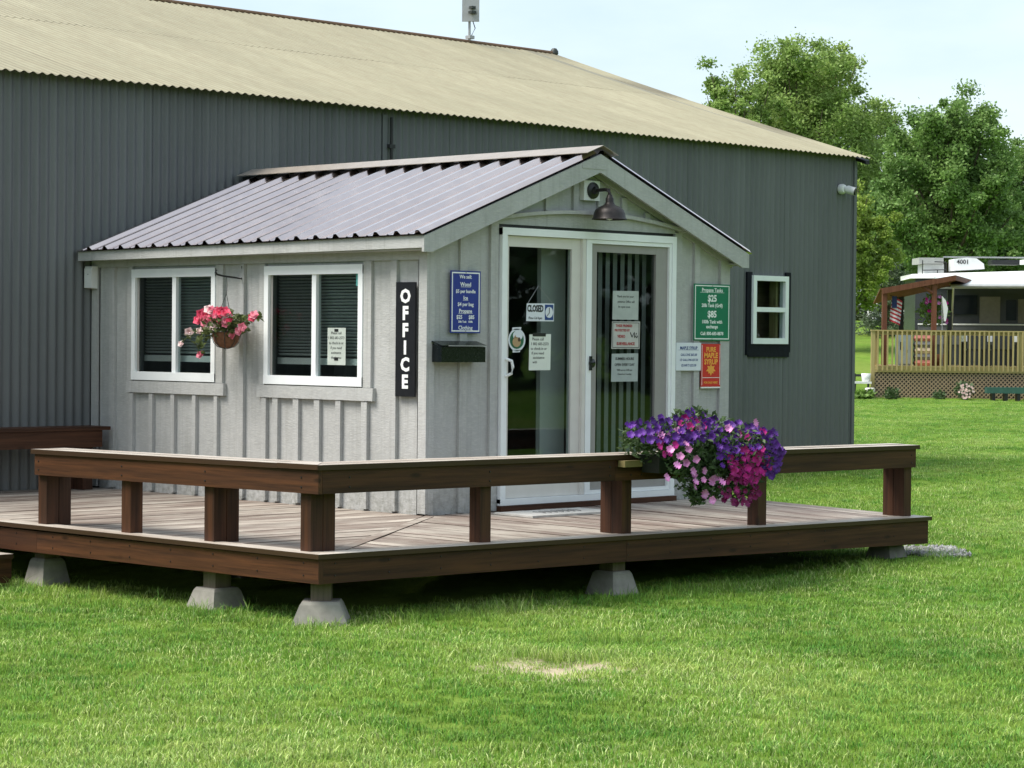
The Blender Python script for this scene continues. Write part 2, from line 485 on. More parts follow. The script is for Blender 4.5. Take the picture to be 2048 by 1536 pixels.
def text_geo(s, size, bold=0.0, align='CENTER', sx=1.0, shear=0.0):
    cu = bpy.data.curves.new('t', 'FONT')
    cu.body = s; cu.size = size; cu.align_x = align; cu.align_y = 'CENTER'
    cu.offset = bold; cu.resolution_u = 2; cu.extrude = 0.0004; cu.shear = shear
    o = bpy.data.objects.new('t', cu); COL.objects.link(o)
    dg = bpy.context.evaluated_depsgraph_get()
    me = bpy.data.meshes.new_from_object(o.evaluated_get(dg))
    vs = [(v.co.x * sx, v.co.y, v.co.z) for v in me.vertices]
    fs = [tuple(p.vertices) for p in me.polygons]
    bpy.data.objects.remove(o); bpy.data.curves.remove(cu); bpy.data.meshes.remove(me)
    return vs, fs

def text_front(mb, s, x, z, y, size, **k):            # faces -Y
    vs, fs = text_geo(s, size, **k)
    mb.add([(x + a, y - c, z + b) for a, b, c in vs], fs)
def text_side(mb, s, yy, z, x, size, **k):            # faces -X
    vs, fs = text_geo(s, size, **k)
    mb.add([(x - c, yy - a, z + b) for a, b, c in vs], fs)

# ------------------------------------------------------------------ terrain
_S = np.array([-400, -12, -3.2, 0, 4, 10, 42, 50, 70, 95, 130, 220, 1500.0])
_Z = np.array([-.60, -.43, -.40, -.38, -.29, -.16, -.17, .10, 1.85, 2.5, 3.6, 6.0, 6.0])
def gz(x, y):
    s = (np.asarray(x) + np.asarray(y)) * 0.7071
    z = np.interp(s, _S, _Z)
    z = z + 0.018 * np.sin(x * 0.9 + 1.3) * np.sin(y * 0.7 + .4) + 0.008 * np.sin(x * 2.7) * np.cos(y * 3.1)
    # worn hollow in the lawn
    for (px, py, rr, dd) in ((-2.72, -3.80, .26, .070), (-1.75, -3.4, .5, .03), (3.6, -.6, .6, .03), (9, 0, .7, .03), (5.2, -7.0, .5, .03)):
        z = z - dd * np.exp(-(((x - px) ** 2 + (y - py) ** 2) / rr ** 2))
    return z

def fb(u, d):
    """metres to the right of and ahead of the viewpoint -> world x, y"""
    c, s = math.cos(YAW), math.sin(YAW)
    return CAM.x + u * c - d * s, CAM.y + u * s + d * c

def spaced(lo, hi, mid0, mid1, fine, n):
    a = list(np.arange(mid0, mid1, fine))
    l = mid0 - np.geomspace(fine, mid0 - lo, n); r = mid1 + np.geomspace(fine, hi - mid1, n)
    return np.array(sorted(list(l) + a + list(r)))
gx = spaced(-1500, 1500, -14, 22, 0.3, 60)
gy = spaced(-1500, 1500, -14, 22, 0.3, 60)
GX, GY = np.meshgrid(gx, gy, indexing='ij')
GV = np.stack([GX, GY, gz(GX, GY)], -1).reshape(-1, 3)
ny = len(gy)
ii, jj = np.meshgrid(np.arange(len(gx) - 1), np.arange(ny - 1), indexing='ij')
a = (ii * ny + jj).ravel()
GF = np.stack([a, a + ny, a + ny + 1, a + 1], 1)

m, nt, b = newmat('lawn_turf')
g = nt.nodes.new('ShaderNodeNewGeometry')
def posn(scale, detail, rough=.6, stretch=None):
    n = nt.nodes.new('ShaderNodeTexNoise'); n.inputs['Scale'].default_value = scale; n.inputs['Detail'].default_value = detail
    n.inputs['Roughness'].default_value = rough
    if stretch:
        mpn = nt.nodes.new('ShaderNodeMapping'); mpn.inputs['Scale'].default_value = stretch; mpn.inputs['Rotation'].default_value = (0, 0, R(45))
        L(nt, g.outputs['Position'], mpn.inputs['Vector']); L(nt, mpn.outputs[0], n.inputs['Vector'])
    else: L(nt, g.outputs['Position'], n.inputs['Vector'])
    return n.outputs['Fac']
c = ramp(nt, posn(0.35, 5), [(0.30, (0.085, 0.175, 0.018)), (0.52, (0.140, 0.255, 0.030)), (0.72, (0.210, 0.320, 0.050))])
c = mix(nt, rng(nt, posn(5, 6, .7), 0.4, 0.7, 0, .6), c, (0.055, 0.11, 0.014))
c = mix(nt, rng(nt, posn(0.12, 4, .6, (1, 0.25, 1)), 0.5, 0.68, 0, .5), c, (0.22, 0.26, 0.06))
# bare sandy patch
vd = nt.nodes.new('ShaderNodeVectorMath'); vd.operation = 'DISTANCE'; vd.inputs[1].default_value = (-2.74, -3.92, -.43)
L(nt, g.outputs['Position'], vd.inputs[0])
nn = posn(9, 5, .7)
ad = nt.nodes.new('ShaderNodeMath'); ad.operation = 'MULTIPLY_ADD'; ad.inputs[1].default_value = .5
L(nt, nn, ad.inputs[0]); L(nt, vd.outputs['Value'], ad.inputs[2])
c = mix(nt, rng(nt, ad.outputs[0], 0.70, 0.58, 0, 1), c, (0.52, 0.44, 0.31))
L(nt, c, b.inputs['Base Color'])
b.inputs['Roughness'].default_value = 0.95
b.inputs['Specular IOR Level'].default_value = 0.1
bump(nt, b, posn(26, 5, .7), 0.9, 0.03)
M['lawn'] = m
tag(npmesh('ground', GV, GF, M['lawn'], smooth=True), kind='structure')

# grass: short blades in small tufts, spread by geometry nodes over the part of the lawn in view
def grass_mat():
    m = bpy.data.materials.new('grass_blade'); m.use_nodes = True
    nt = m.node_tree; nt.nodes.clear()
    o = nt.nodes.new('ShaderNodeOutputMaterial')
    g = nt.nodes.new('ShaderNodeNewGeometry')
    n = nt.nodes.new('ShaderNodeTexNoise'); n.inputs['Scale'].default_value = 0.5; n.inputs['Detail'].default_value = 5
    L(nt, g.outputs['Position'], n.inputs['Vector'])
    n2 = nt.nodes.new('ShaderNodeTexNoise'); n2.inputs['Scale'].default_value = 7; n2.inputs['Detail'].default_value = 4
    L(nt, g.outputs['Position'], n2.inputs['Vector'])
    c = ramp(nt, n.outputs['Fac'], [(0.36, (0.125, 0.250, 0.034)), (0.52, (0.225, 0.365, 0.058)), (0.67, (0.335, 0.445, 0.110))])
    c = mix(nt, rng(nt, n2.outputs['Fac'], .42, .7, 0, .55), c, (0.110, 0.250, 0.030))
    oi = nt.nodes.new('ShaderNodeObjectInfo')
    # every so often a pale dry blade, and dry drifts in the lawn
    n3 = nt.nodes.new('ShaderNodeTexNoise'); n3.inputs['Scale'].default_value = 1.1; n3.inputs['Detail'].default_value = 6
    L(nt, g.outputs['Position'], n3.inputs['Vector'])
    th = nt.nodes.new('ShaderNodeMath'); th.operation = 'MULTIPLY'
    L(nt, rng(nt, g.outputs['Random Per Island'], .74, .80, 0, 1), th.inputs[0]); L(nt, rng(nt, n3.outputs['Fac'], .38, .62, .12, 1), th.inputs[1])
    c = mix(nt, th.outputs[0], c, (0.50, 0.56, 0.24))
    th2 = nt.nodes.new('ShaderNodeMath'); th2.operation = 'MULTIPLY'
    L(nt, rng(nt, oi.outputs['Random'], .80, .88, 0, .6), th2.inputs[0]); L(nt, rng(nt, n3.outputs['Fac'], .60, .42, .2, 1), th2.inputs[1])
    c = mix(nt, th2.outputs[0], c, (0.110, 0.270, 0.045))
    h = nt.nodes.new('ShaderNodeHueSaturation')
    m7 = nt.nodes.new('ShaderNodeMath'); m7.operation = 'FRACT'; m8 = nt.nodes.new('ShaderNodeMath'); m8.operation = 'MULTIPLY'; m8.inputs[1].default_value = 17.3
    L(nt, g.outputs['Random Per Island'], m8.inputs[0]); L(nt, m8.outputs[0], m7.inputs[0])
    L(nt, rng(nt, m7.outputs[0], 0, 1, 0.5, 1.65), h.inputs['Value'])
    L(nt, rng(nt, oi.outputs['Random'], 0, 1, 0.485, 0.515), h.inputs['Hue'])
    L(nt, c, h.inputs['Color'])
    d = nt.nodes.new('ShaderNodeBsdfPrincipled'); d.inputs['Roughness'].default_value = 0.5; d.inputs['Specular IOR Level'].default_value = 0.25
    t = nt.nodes.new('ShaderNodeBsdfTranslucent')
    L(nt, h.outputs[0], d.inputs['Base Color']); L(nt, h.outputs[0], t.inputs[0])
    mx = nt.nodes.new('ShaderNodeMixShader'); mx.inputs[0].default_value = 0.4
    L(nt, d.outputs[0], mx.inputs[1]); L(nt, t.outputs[0], mx.inputs[2]); L(nt, mx.outputs[0], o.inputs[0])
    return m
M['grass'] = grass_mat()

def tuft(name, n, rad, h0, h1, wd, loc):
    V = []; F = []
    for _ in range(n):
        r = rad * math.sqrt(random.random()); t = random.uniform(0, 6.283)
        x, y = r * math.cos(t), r * math.sin(t)
        h = random.uniform(h0, h1); a = random.uniform(0, 6.283)
        lean = random.uniform(0.2, 1.7) * h
        dx, dy = math.cos(a), math.sin(a)
        px, py = -dy * wd / 2, dx * wd / 2
        b = len(V)
        V += [(x - px, y - py, -.01), (x + px, y + py, -.01), (x + dx * lean * .35 + px * .8, y + dy * lean * .35 + py * .8, h * .6),
              (x + dx * lean * .35 - px * .8, y + dy * lean * .35 - py * .8, h * .6), (x + dx * lean, y + dy * lean, h)]
        F += [(b, b + 1, b + 2, b + 3), (b + 3, b + 2, b + 4)]
    me = bpy.data.meshes.new(name); me.from_pydata(V, [], F)
    o = link(name, me, None, M['grass']); o.location = loc
    return tag(o, kind='stuff')

def scatter(name, V, F, dens, proto, smin, smax, seed):
    me_o = npmesh(name, V, F, M['grass'])
    me = me_o.data
    at = me.attributes.new('dens', 'FLOAT', 'POINT'); at.data.foreach_set('value', dens.astype(np.float32))
    ng = bpy.data.node_groups.new(name + '_nodes', 'GeometryNodeTree')
    ng.interface.new_socket('Geometry', in_out='INPUT', socket_type='NodeSocketGeometry')
    ng.interface.new_socket('Geometry', in_out='OUTPUT', socket_type='NodeSocketGeometry')
    N = ng.nodes
    gi = N.new('NodeGroupInput'); go = N.new('NodeGroupOutput')
    dp = N.new('GeometryNodeDistributePointsOnFaces'); dp.distribute_method = 'RANDOM'
    na = N.new('GeometryNodeInputNamedAttribute'); na.data_type = 'FLOAT'; na.inputs['Name'].default_value = 'dens'
    oi = N.new('GeometryNodeObjectInfo'); oi.inputs['Object'].default_value = proto
    oi.inputs['As Instance'].default_value = True
    ip = N.new('GeometryNodeInstanceOnPoints')
    rv = N.new('FunctionNodeRandomValue'); rv.data_type = 'FLOAT_VECTOR'
    rv.inputs['Min'].default_value = (-.15, -.15, 0); rv.inputs['Max'].default_value = (.15, .15, 6.283)
    sc = N.new('FunctionNodeRandomValue'); sc.data_type = 'FLOAT'
    sc.inputs[2].default_value = smin; sc.inputs[3].default_value = smax
    dp.inputs['Seed'].default_value = seed
    K = ng.links.new
    K(gi.outputs[0], dp.inputs['Mesh']); K(na.outputs[0], dp.inputs['Density'])
    K(dp.outputs['Points'], ip.inputs['Points']); K(oi.outputs['Geometry'], ip.inputs['Instance'])
    K(rv.outputs[0], ip.inputs['Rotation']); K(sc.outputs[1], ip.inputs['Scale'])
    K(ip.outputs[0], go.inputs[0])
    md = me_o.modifiers.new('scatter', 'NODES'); md.node_group = ng
    return tag(me_o, kind='stuff')

tp = tuft('grass_tuft', 50, 0.085, 0.010, 0.030, 0.0050, (-3.4, -4.1, float(gz(-3.4, -4.1))))
tag(tp, 'small tuft of short mown grass in front of the deck corner', 'grass')
# wedge of lawn ahead of the viewpoint
ds = np.concatenate([np.arange(7.5, 24, 0.22), np.arange(24, 62, 0.8)])
us = np.linspace(-0.44, 0.44, 89)
Dg, Ug = np.meshgrid(ds, us, indexing='ij')
WX, WY = fb(Ug * Dg, Dg)
WV = np.stack([WX, WY, gz(WX, WY)], -1).reshape(-1, 3)
k = len(us)
ii, jj = np.meshgrid(np.arange(len(ds) - 1), np.arange(k - 1), indexing='ij')
a = (ii * k + jj).ravel()
WF = np.stack([a, a + k, a + k + 1, a + 1], 1)
def fbm(x, y):
    return (np.sin(x * 1.7 + 2 * np.sin(y * 1.1)) * np.sin(y * 1.9 + 1.5 * np.sin(x * .8)) + .6 * np.sin(x * 4.1 + y * 2.7) * np.sin(y * 5.3 - x * 1.3)) / 1.6
DD = Dg.ravel(); X0 = WV[:, 0]; Y0 = WV[:, 1]
dens = np.where(DD < 13, 170, np.where(DD < 22, 120, np.where(DD < 34, 60, 26))) * (1 + .35 * fbm(X0, Y0))
al_, ac_ = (X0 + 2.74 + Y0 + 3.90) * .7071, (X0 + 2.74 - Y0 - 3.90) * .7071
dens *= 1 - np.exp(-((al_ / .40) ** 2 + (ac_ / (.19 + .05 * np.sin(al_ * 14))) ** 2) ** 1.3) * .985
inside = ((X0 > -2.2) & (X0 < 2.9) & (Y0 > -1.5) & (Y0 < 4.1)) | ((X0 < 10.2) & (Y0 > 4.1) & (Y0 < 14))
dens = np.where(inside, 0, dens)
for (gxp, gyp, grx, gry) in ((3.50, -1.74, .34, .34), (3.1, -1.8, .3, .25)):
    dens *= 1 - np.exp(-(((X0 - gxp) / grx) ** 2 + ((Y0 - gyp) / gry) ** 2) ** 3)
tag(scatter('grass', WV, WF, dens, tp, .65, 1.15, 3), 'short mown green grass covering the lawn', 'grass')

# taller unmown grass along the deck edges and round the footings
tl = tuft('tall_grass_tuft', 26, 0.09, 0.04, 0.10, 0.0036, (-2.95, -1.2, float(gz(-2.95, -1.2))))
tag(tl, 'tuft of taller grass beside the footing near the deck corner', 'grass')
pts = []
for (x0, y0, x1, y1) in ((-2.78, -2.10, 3.35, -2.10), (-2.78, 2.6, -2.78, -2.10), (3.35, -2.1, 3.35, .2), (3.35, 3.88, 10.2, 3.88)):
    pts.append((x0, y0, x1, y1))
TV = []; TF = []; TD = []
for (x0, y0, x1, y1) in pts:
    ln = math.hypot(x1 - x0, y1 - y0); n = int(ln / .15); nx, nyy = (y1 - y0) / ln, -(x1 - x0) / ln
    for i in range(n + 1):
        t = i / n; b0 = len(TV)
        for wv in (-.16, .10):
            px, py = x0 + (x1 - x0) * t + nx * wv, y0 + (y1 - y0) * t + nyy * wv
            TV.append((px, py, float(gz(px, py)))); TD.append(52 * (1 + .9 * math.sin(px * 5 + py * 3.3) * math.sin(px * 2.1 - py * 6)))
        if i < n: TF.append((b0, b0 + 1, b0 + 3, b0 + 2))
for (x0, y0, wd_) in ((-2.56, -3.64, .22), (-1.75, -3.35, .25), (2.2, -5.4, .2), (.2, -6.3, .25), (7.5, -1.0, .5)):      # unmown rims of the hollows
    b0 = len(TV)
    for (a_, b_) in ((-wd_, wd_), (wd_, -wd_), (wd_ + .07, -wd_ + .07), (-wd_ + .07, wd_ + .07)):
        px, py = x0 + a_, y0 + b_; TV.append((px, py, float(gz(px, py)))); TD.append(230)
    TF.append((b0, b0 + 1, b0 + 2, b0 + 3))
tag(scatter('tall_grass', np.array(TV), np.array(TF), np.array(TD), tl, .5, 1.15, 8), 'taller wispy grass along the foot of the deck', 'grass')

# gravel patch at the right end of the deck
GVs = []; GFs = []
for _ in range(2200):
    t = random.uniform(0, 6.283); r = math.sqrt(random.random())
    rr_ = 1 + .22 * math.sin(3 * t + 1) + .12 * math.sin(7 * t); x = 3.50 + .33 * r * rr_ * math.cos(t); y = -1.74 + .33 * r * rr_ * math.sin(t)
    s = random.uniform(.008, .020); z = float(gz(x, y)) + s * .5 + random.uniform(0, .012)
    b0 = len(GVs)
    rot = Euler((random.uniform(0, 6), random.uniform(0, 6), 0)).to_matrix()
    for q in ((1, 0, 0), (-1, 0, 0), (0, 1, 0), (0, -1, 0), (0, 0, 1), (0, 0, -1)):
        v = rot @ Vector(q) * s * random.uniform(.7, 1.2); GVs.append((x + v.x, y + v.y, z + v.z))
    GFs += [(b0 + i, b0 + j, b0 + kk) for i, j, kk in ((0, 2, 4), (2, 1, 4), (1, 3, 4), (3, 0, 4), (2, 0, 5), (1, 2, 5), (3, 1, 5), (0, 3, 5))]
mg, nt, b = newmat('grey_gravel')
gg = nt.nodes.new('ShaderNodeNewGeometry')
L(nt, ramp(nt, gg.outputs['Random Per Island'], [(0.0, (0.12, 0.12, 0.12)), (1.0, (0.46, 0.46, 0.45))]), b.inputs['Base Color'])
b.inputs['Roughness'].default_value = .9
tag(npmesh('gravel', np.array(GVs), np.array(GFs), mg), 'small patch of grey gravel at the right end of the deck', 'gravel', kind='stuff')

# ------------------------------------------------------------------ the big corrugated shed
SY = 3.975                      # front face of the shed
SX0, SX1 = -13.0, 10.27
EZ = 3.28                       # eaves height
PITCHC = 0.085
barn = thing('corrugated_shed', (0, SY, 0), 'long dark grey corrugated metal shed with a tan tin roof behind the office', 'building')

def corr_sheet(x0, x1, z0, z1, off=0.0, amp=0.0115, seg=8):
    n = max(2, int(round((x1 - x0) / PITCHC * seg)))
    xs = np.linspace(x0, x1, n + 1)
    ys = SY + off + amp * np.sin(xs / PITCHC * 2 * math.pi)
    V = np.concatenate([np.stack([xs, ys, np.full_like(xs, z0)], 1), np.stack([xs, ys, np.full_like(xs, z1)], 1)])
    i = np.arange(n)
    return V, np.stack([i, i + 1, i + 1 + n + 1, i + n + 1], 1)

WX0, WX1, WZ0, WZ1 = 8.45, 9.03, 1.215, 1.925
edges = list(np.arange(SX0, 8.2, 0.85)) + [WX0 - .35]
edges = sorted(e for e in edges if e < WX0 - .5) + [WX0, WX1, 9.66, SX1]
for i in range(len(edges) - 1):
    x0, x1 = edges[i], edges[i + 1]
    off = 0.0022 * (i % 2)
    if abs(x0 - WX0) < 1e-6:
        for z0, z1 in ((-.35, WZ0), (WZ1, EZ + .03)):
            V, F = corr_sheet(x0, x1, z0, z1, off); npmesh('wall_sheet', V, F, M['barn_wall'], barn, True)
    else:
        V, F = corr_sheet(x0, x1, -.45, EZ + .03, off); npmesh('wall_sheet', V, F, M['barn_wall'], barn, True)
# roof: two courses of sheets up the slope
RY, RZ = SY + 5.0, 4.86
def roof_sheet(x0, x1, t0, t1, lift, xs0=0.0, xs1=0.0, back=False):
    n = max(2, int(round((x1 - x0) / PITCHC * 8)))
    xs = np.linspace(x0, x1, n + 1)
    w = 0.0085 * np.sin(xs / PITCHC * 2 * math.pi)
    y0, z0 = SY - .13, EZ - .0
    rows = []
    for t in np.linspace(t0, t1, 6):
        yy = y0 + (RY - y0) * t
        zz = z0 + (RZ - z0) * t - 0.05 * math.sin(math.pi * t) * .5
        lf = lift * (1 - (t - t0) / (t1 - t0))
        yv = yy if not back else 2 * RY - yy
        xx = xs.copy()
        if x1 > SX1: xx = xs + (xs > SX1 - .3) * (0.22 * t)
        rows.append(np.stack([xx, np.full_like(xs, yv), zz + w + lf + .012], 1))
    V = np.concatenate(rows); F = []
    i = np.arange(n)
    for r in range(5):
        a = r * (n + 1) + i
        F.append(np.stack([a, a + 1, a + n + 2, a + n + 1], 1))
    return V, np.concatenate(F)
rx = list(np.arange(SX0 - .1, SX1 - .5, 1.87)) + [SX1 + .10]
for i in range(len(rx) - 1):
    for (t0, t1, lift) in ((0.0, 0.56, 0.003 * (i % 2)), (0.555, 1.0, 0.0015 + .0015 * (i % 2))):
        V, F = roof_sheet(rx[i], rx[i + 1] + .01, t0, t1, lift)
        npmesh('roof_sheet', V, F, M['barn_roof'], barn, True)
V, F = roof_sheet(SX0 - .1, SX1 + .10, 0, 1, 0, back=True)
npmesh('back_roof', V, F, M['barn_roof'], barn, True)
# gable ends, back wall, corner trims, ridge cap
for x in (SX0, SX1 - .012):
    mb = MB(); mb.slab([(x, SY + .03, -.4), (x, 2 * RY - SY, -.4), (x, 2 * RY - SY, EZ), (x, RY, RZ - .03), (x, SY + .03, EZ)],
            [(x + .012, SY + .03, -.4), (x + .012, 2 * RY - SY, -.4), (x + .012, 2 * RY - SY, EZ), (x + .012, RY, RZ - .03), (x + .012, SY + .03, EZ)])
    build('gable_wall', mb, M['barn_wall'], barn)
build('back_wall', MB().box(SX0, SX1, 2 * RY - SY, 2 * RY - SY + .02, -.4, EZ), M['barn_wall'], barn)
build('corner_trim', MB().box(SX1 - .03, SX1 + .018, SY - .018, SY + .10, -.4, EZ - .02), M['barn_wall'], barn)
build('corner_trim', MB().box(3.145, 3.20, SY - .018, SY + .02, -.3, EZ - .03), M['barn_wall'], barn)
mb = MB(); mb.tube([(SX0 - .2, RY, RZ + .022), (SX1 + .32, RY, RZ + .022)], .026, 8)
build('ridge_cap', mb, plain('brown_ridge_cap', (0.16, 0.09, 0.05), .7, var=.2), barn, True)
mb = MB(); mb.lathe([(0, .055), (.03, .048), (.052, .015), (.055, -.02), (.03, -.05), (0, -.055)], (SX1 + .33, RY, RZ + .035), 14)
build('ridge_end_knob', mb, M['wire'], barn, True)
mb = MB(); mb.slab([(SX1 + .02, SY - .13, EZ - .06), (SX1 + .09, SY - .13, EZ - .06), (SX1 + .30, RY, RZ - .07), (SX1 + .22, RY, RZ - .07)],
                   [(SX1 + .02, SY - .13, EZ - .025), (SX1 + .09, SY - .13, EZ - .012), (SX1 + .30, RY, RZ - .02), (SX1 + .22, RY, RZ - .02)])
build('rake_trim', mb, M['black'], barn)
mb = MB(); mb.tube([(3.235, SY - .035, -.2), (3.235, SY - .035, EZ - .05)], .014, 8)
for z in (2.95, 2.55, 1.9): mb.box(3.20, 3.27, SY - .05, SY - .01, z, z + .035)
build('conduit', mb, M['black'], barn, True)

# shed window
wn = build('window', MB().box(WX0 - .085, WX0 + .0, SY - .022, SY + .0, WZ0 - .13, WZ1 + .045).box(WX1 - .0, WX1 + .08, SY - .022, SY, WZ0 - .10, WZ1 + .055)
           .box(WX0 - .06, WX1 + .06, SY - .024, SY - .002, WZ0 - .15, WZ0 + .0), M['tape'], barn)
mb = MB()
fy0, fy1 = SY - .05, SY + .03
mb.box(WX0 - .012, WX0 + .045, fy0, fy1, WZ0 - .01, WZ1 + .01).box(WX1 - .045, WX1 + .012, fy0, fy1, WZ0 - .01, WZ1 + .01)
mb.box(WX0 + .045, WX1 - .045, fy0 + .002, fy1, WZ1 - .045, WZ1 + .01).box(WX0 + .045, WX1 - .045, fy0 + .002, fy1, WZ0 - .01, WZ0 + .052)
mb.box(WX0 + .045, WX1 - .045, fy0 + .006, fy1, 1.548, 1.598)
build('frame', mb, M['vinyl'], wn)
for z0, z1 in ((WZ0 + .052, 1.548), (1.598, WZ1 - .045)):
    build('pane', MB().box(WX0 + .045, WX1 - .045, SY - .012, SY - .008, z0, z1), M['glass_barn'], wn)
mb = MB()
mb.box(WX0 - .1, WX1 + .5, SY + .30, SY + .32, .8, 2.3)
build('inner_boards', mb, wood('inner_brown_boards', 0, (0.22, 0.15, 0.09), (0.40, 0.28, 0.18), .8), wn)
build('inner_stud', MB().box(WX1 - .085, WX1 - .05, SY + .05, SY + .14, WZ0, WZ1), M['pine'], wn)

# antenna on the ridge
an = thing('antenna_panel', (9.09, RY, RZ + .05), 'pale flat panel antenna on a thin mast at the shed ridge', 'antenna')
mb = MB(); mb.tube([(9.09, RY, RZ + .04), (9.09, RY, 5.30)], .016, 8); mb.box(9.06, 9.14, RY - .04, RY + .04, RZ + .06, RZ + .10)
build('mast', mb, M['galv'], an, True)
mb = MB(); mb.slab([(8.99, RY + .03, 5.13), (9.14, RY - .12, 5.13), (9.17, RY - .09, 5.13), (9.02, RY + .06, 5.13)],
                   [(8.99, RY + .03, 5.75), (9.14, RY - .12, 5.75), (9.17, RY - .09, 5.75), (9.02, RY + .06, 5.75)])
build('panel', mb, M['galv'], an)
mb = MB(); mb.box(9.02, 9.10, RY - .11, RY - .05, 5.22, 5.25).box(9.03, 9.09, RY - .11, RY - .05, 5.28, 5.31).tube([(9.09, RY - .05, 5.15), (9.13, RY - .06, 5.05), (9.10, RY - .02, 4.95)], .006, 6)
build('bracket', mb, M['wire'], an)

# security camera
sc = thing('security_camera', (10.04, SY - .01, 2.92), 'small white security camera high on the right end of the dark grey shed', 'camera')
mb = MB(); mb.lathe([(0, .0), (.055, 0), (.058, .035), (.045, .06), (0, .065)], (9.99, SY - .01, 2.93), 16, 'Y')
build('mount', mb, M['white'], sc, True)
mb = MB(); mb.tube([(9.99, SY - .065, 2.93), (10.02, SY - .09, 2.925), (10.045, SY - .17, 2.90)], [.03, .047, .045], 14)
build('housing', mb, M['white'], sc, True)
mb = MB(); mb.tube([(10.044, SY - .169, 2.900), (10.050, SY - .182, 2.896)], .040, 14)
build('lens', mb, M['black'], sc)

# ------------------------------------------------------------------ the office cabin
CW, CL = 3.235, 3.945
EO = 0.29                       # eave overhang
off = thing('office_cabin', (1.6, 2.0, 0), 'small light grey board and batten office cabin with a ribbed brown metal roof', 'building')
RXm, RZm = 1.615, 2.602           # ridge under the cap
def roofz(x):                   # underside-ish height of the roof plane at x
    return 1.935 + (x + .16) * (RZm - 1.935) / (RXm + .16) if x < RXm else 1.918 + (3.37 - x) * (RZm - 1.918) / (3.37 - RXm)

# side wall with two window openings, front wall with the door opening
T = 0.09
W1 = (2.325, 3.39); W2 = (0.637, 1.737); WZ = (0.885, 1.750)
mb = MB()
mb.box(0, T, 0.0, W2[0], -.38, 1.90).box(0, T, W2[1], W1[0], -.38, 1.90).box(0, T, W1[1], CL, -.38, 1.90)
for a_, b_ in (W1, W2): mb.box(0, T, a_, b_, -.38, WZ[0]).box(0, T, a_, b_, WZ[1], 1.90)
build('side_wall', mb, M['siding'], off)
DX0, DX1, DZ1 = .684, 2.576, 2.035
mb = MB()
def fw(x0, x1, z0):
    poly = [(x0, z0), (x1, z0), (x1, roofz(x1) - .06)] + ([(RXm, RZm - .05)] if x0 < RXm < x1 else []) + [(x0, roofz(x0) - .06)]
    mb.prism(poly, 1, 0.0 - .001, T)
fw(0.0, DX0, -.38); fw(DX1, CW, -.38); fw(DX0, DX1, DZ1)
build('front_wall', mb, M['siding'], off)
mb = MB(); mb.box(CW - T, CW, T, CL, -.38, roofz(CW) - .06)
build('side_wall', mb, M['siding'], off)
mb = MB(); poly = [(0, -.38), (CW, -.38), (CW, roofz(CW) - .06), (RXm, RZm - .05), (0, roofz(0) - .06)]
mb.prism(poly, 1, CL - T, CL - .002)
build('back_wall', mb, M['siding'], off)
mb = MB(); mb.box(T, CW - T, T, CL - T, -.1, .03)
build('floor', mb, M['dark'], off)
mb = MB(); mb.box(T + .001, CW - T - .001, T, CL - T, 1.93, 1.95)
build('ceiling', mb, M['inside'], off)
mb = MB(); mb.box(T + .02, CW - T - .02, CL - T - .03, CL - T - .004, .03, 1.93)
mb.box(CW - T - .03, CW - T - .004, T + .02, CL - T - .03, .03, 1.93)
build('panelling', mb, M['inside'], off)

def batten_x(y0, y1, z0, z1, t=.030): build('batten', MB().box(-t, -.001, y0, y1, z0, z1), M['trim'], off)
def batten_f(x0, x1, z0, z1, t=.023): build('batten', MB().box(x0, x1, -t, -.002, z0, z1), M['trim'], off)
# side-wall battens: full height, below the windows, and short ones beside the frames
for y0, y1 in ((3.628, 3.690), (1.982, 2.030), (.283, .345)): batten_x(y0, y1, 0.012, 1.775)
for y0, y1 in ((3.372, 3.422), (3.112, 3.160), (2.832, 2.880), (2.562, 2.606), (2.296, 2.336)): batten_x(y0, y1, 0.012, .776)
for y0, y1 in ((1.712, 1.764), (1.575, 1.636), (1.338, 1.400), (1.102, 1.163), (.870, .925), (.585, .645)): batten_x(y0, y1, 0.012, .776)
build('corner_board', MB().box(-.022, -.001, 3.868, CL, 0.01, 1.775), M['trim'], off)
build('corner_board', MB().box(-.024, -.001, -.024, .058, 0.01, 1.90), M['trim'], off)
build('corner_board', MB().box(-.0, .052, -.024, -.002, 0.005, 1.93), M['trim'], off)
build('corner_board', MB().box(3.142, CW + .02, -.024, -.002, 0.005, 1.90), M['trim'], off)
build('frieze_board', MB().box(-.024, -.001, .06, CL, 1.777, 1.90), M['trim'], off)
# front-wall battens
for x0, x1, z1 in ((.298, .368, roofz(.3) - .12), (2.828, 2.892, roofz(2.86) - .12)): batten_f(x0, x1, .005, z1)
for x0, x1 in ((.842, .886), (1.155, 1.212), (1.448, 1.500), (1.716, 1.760), (1.980, 2.036), (2.243, 2.300)):
    batten_f(x0, x1, 2.185 - .09 * ((x0 - 1.6) / 1.0) ** 2, roofz((x0 + x1) / 2) - .15)
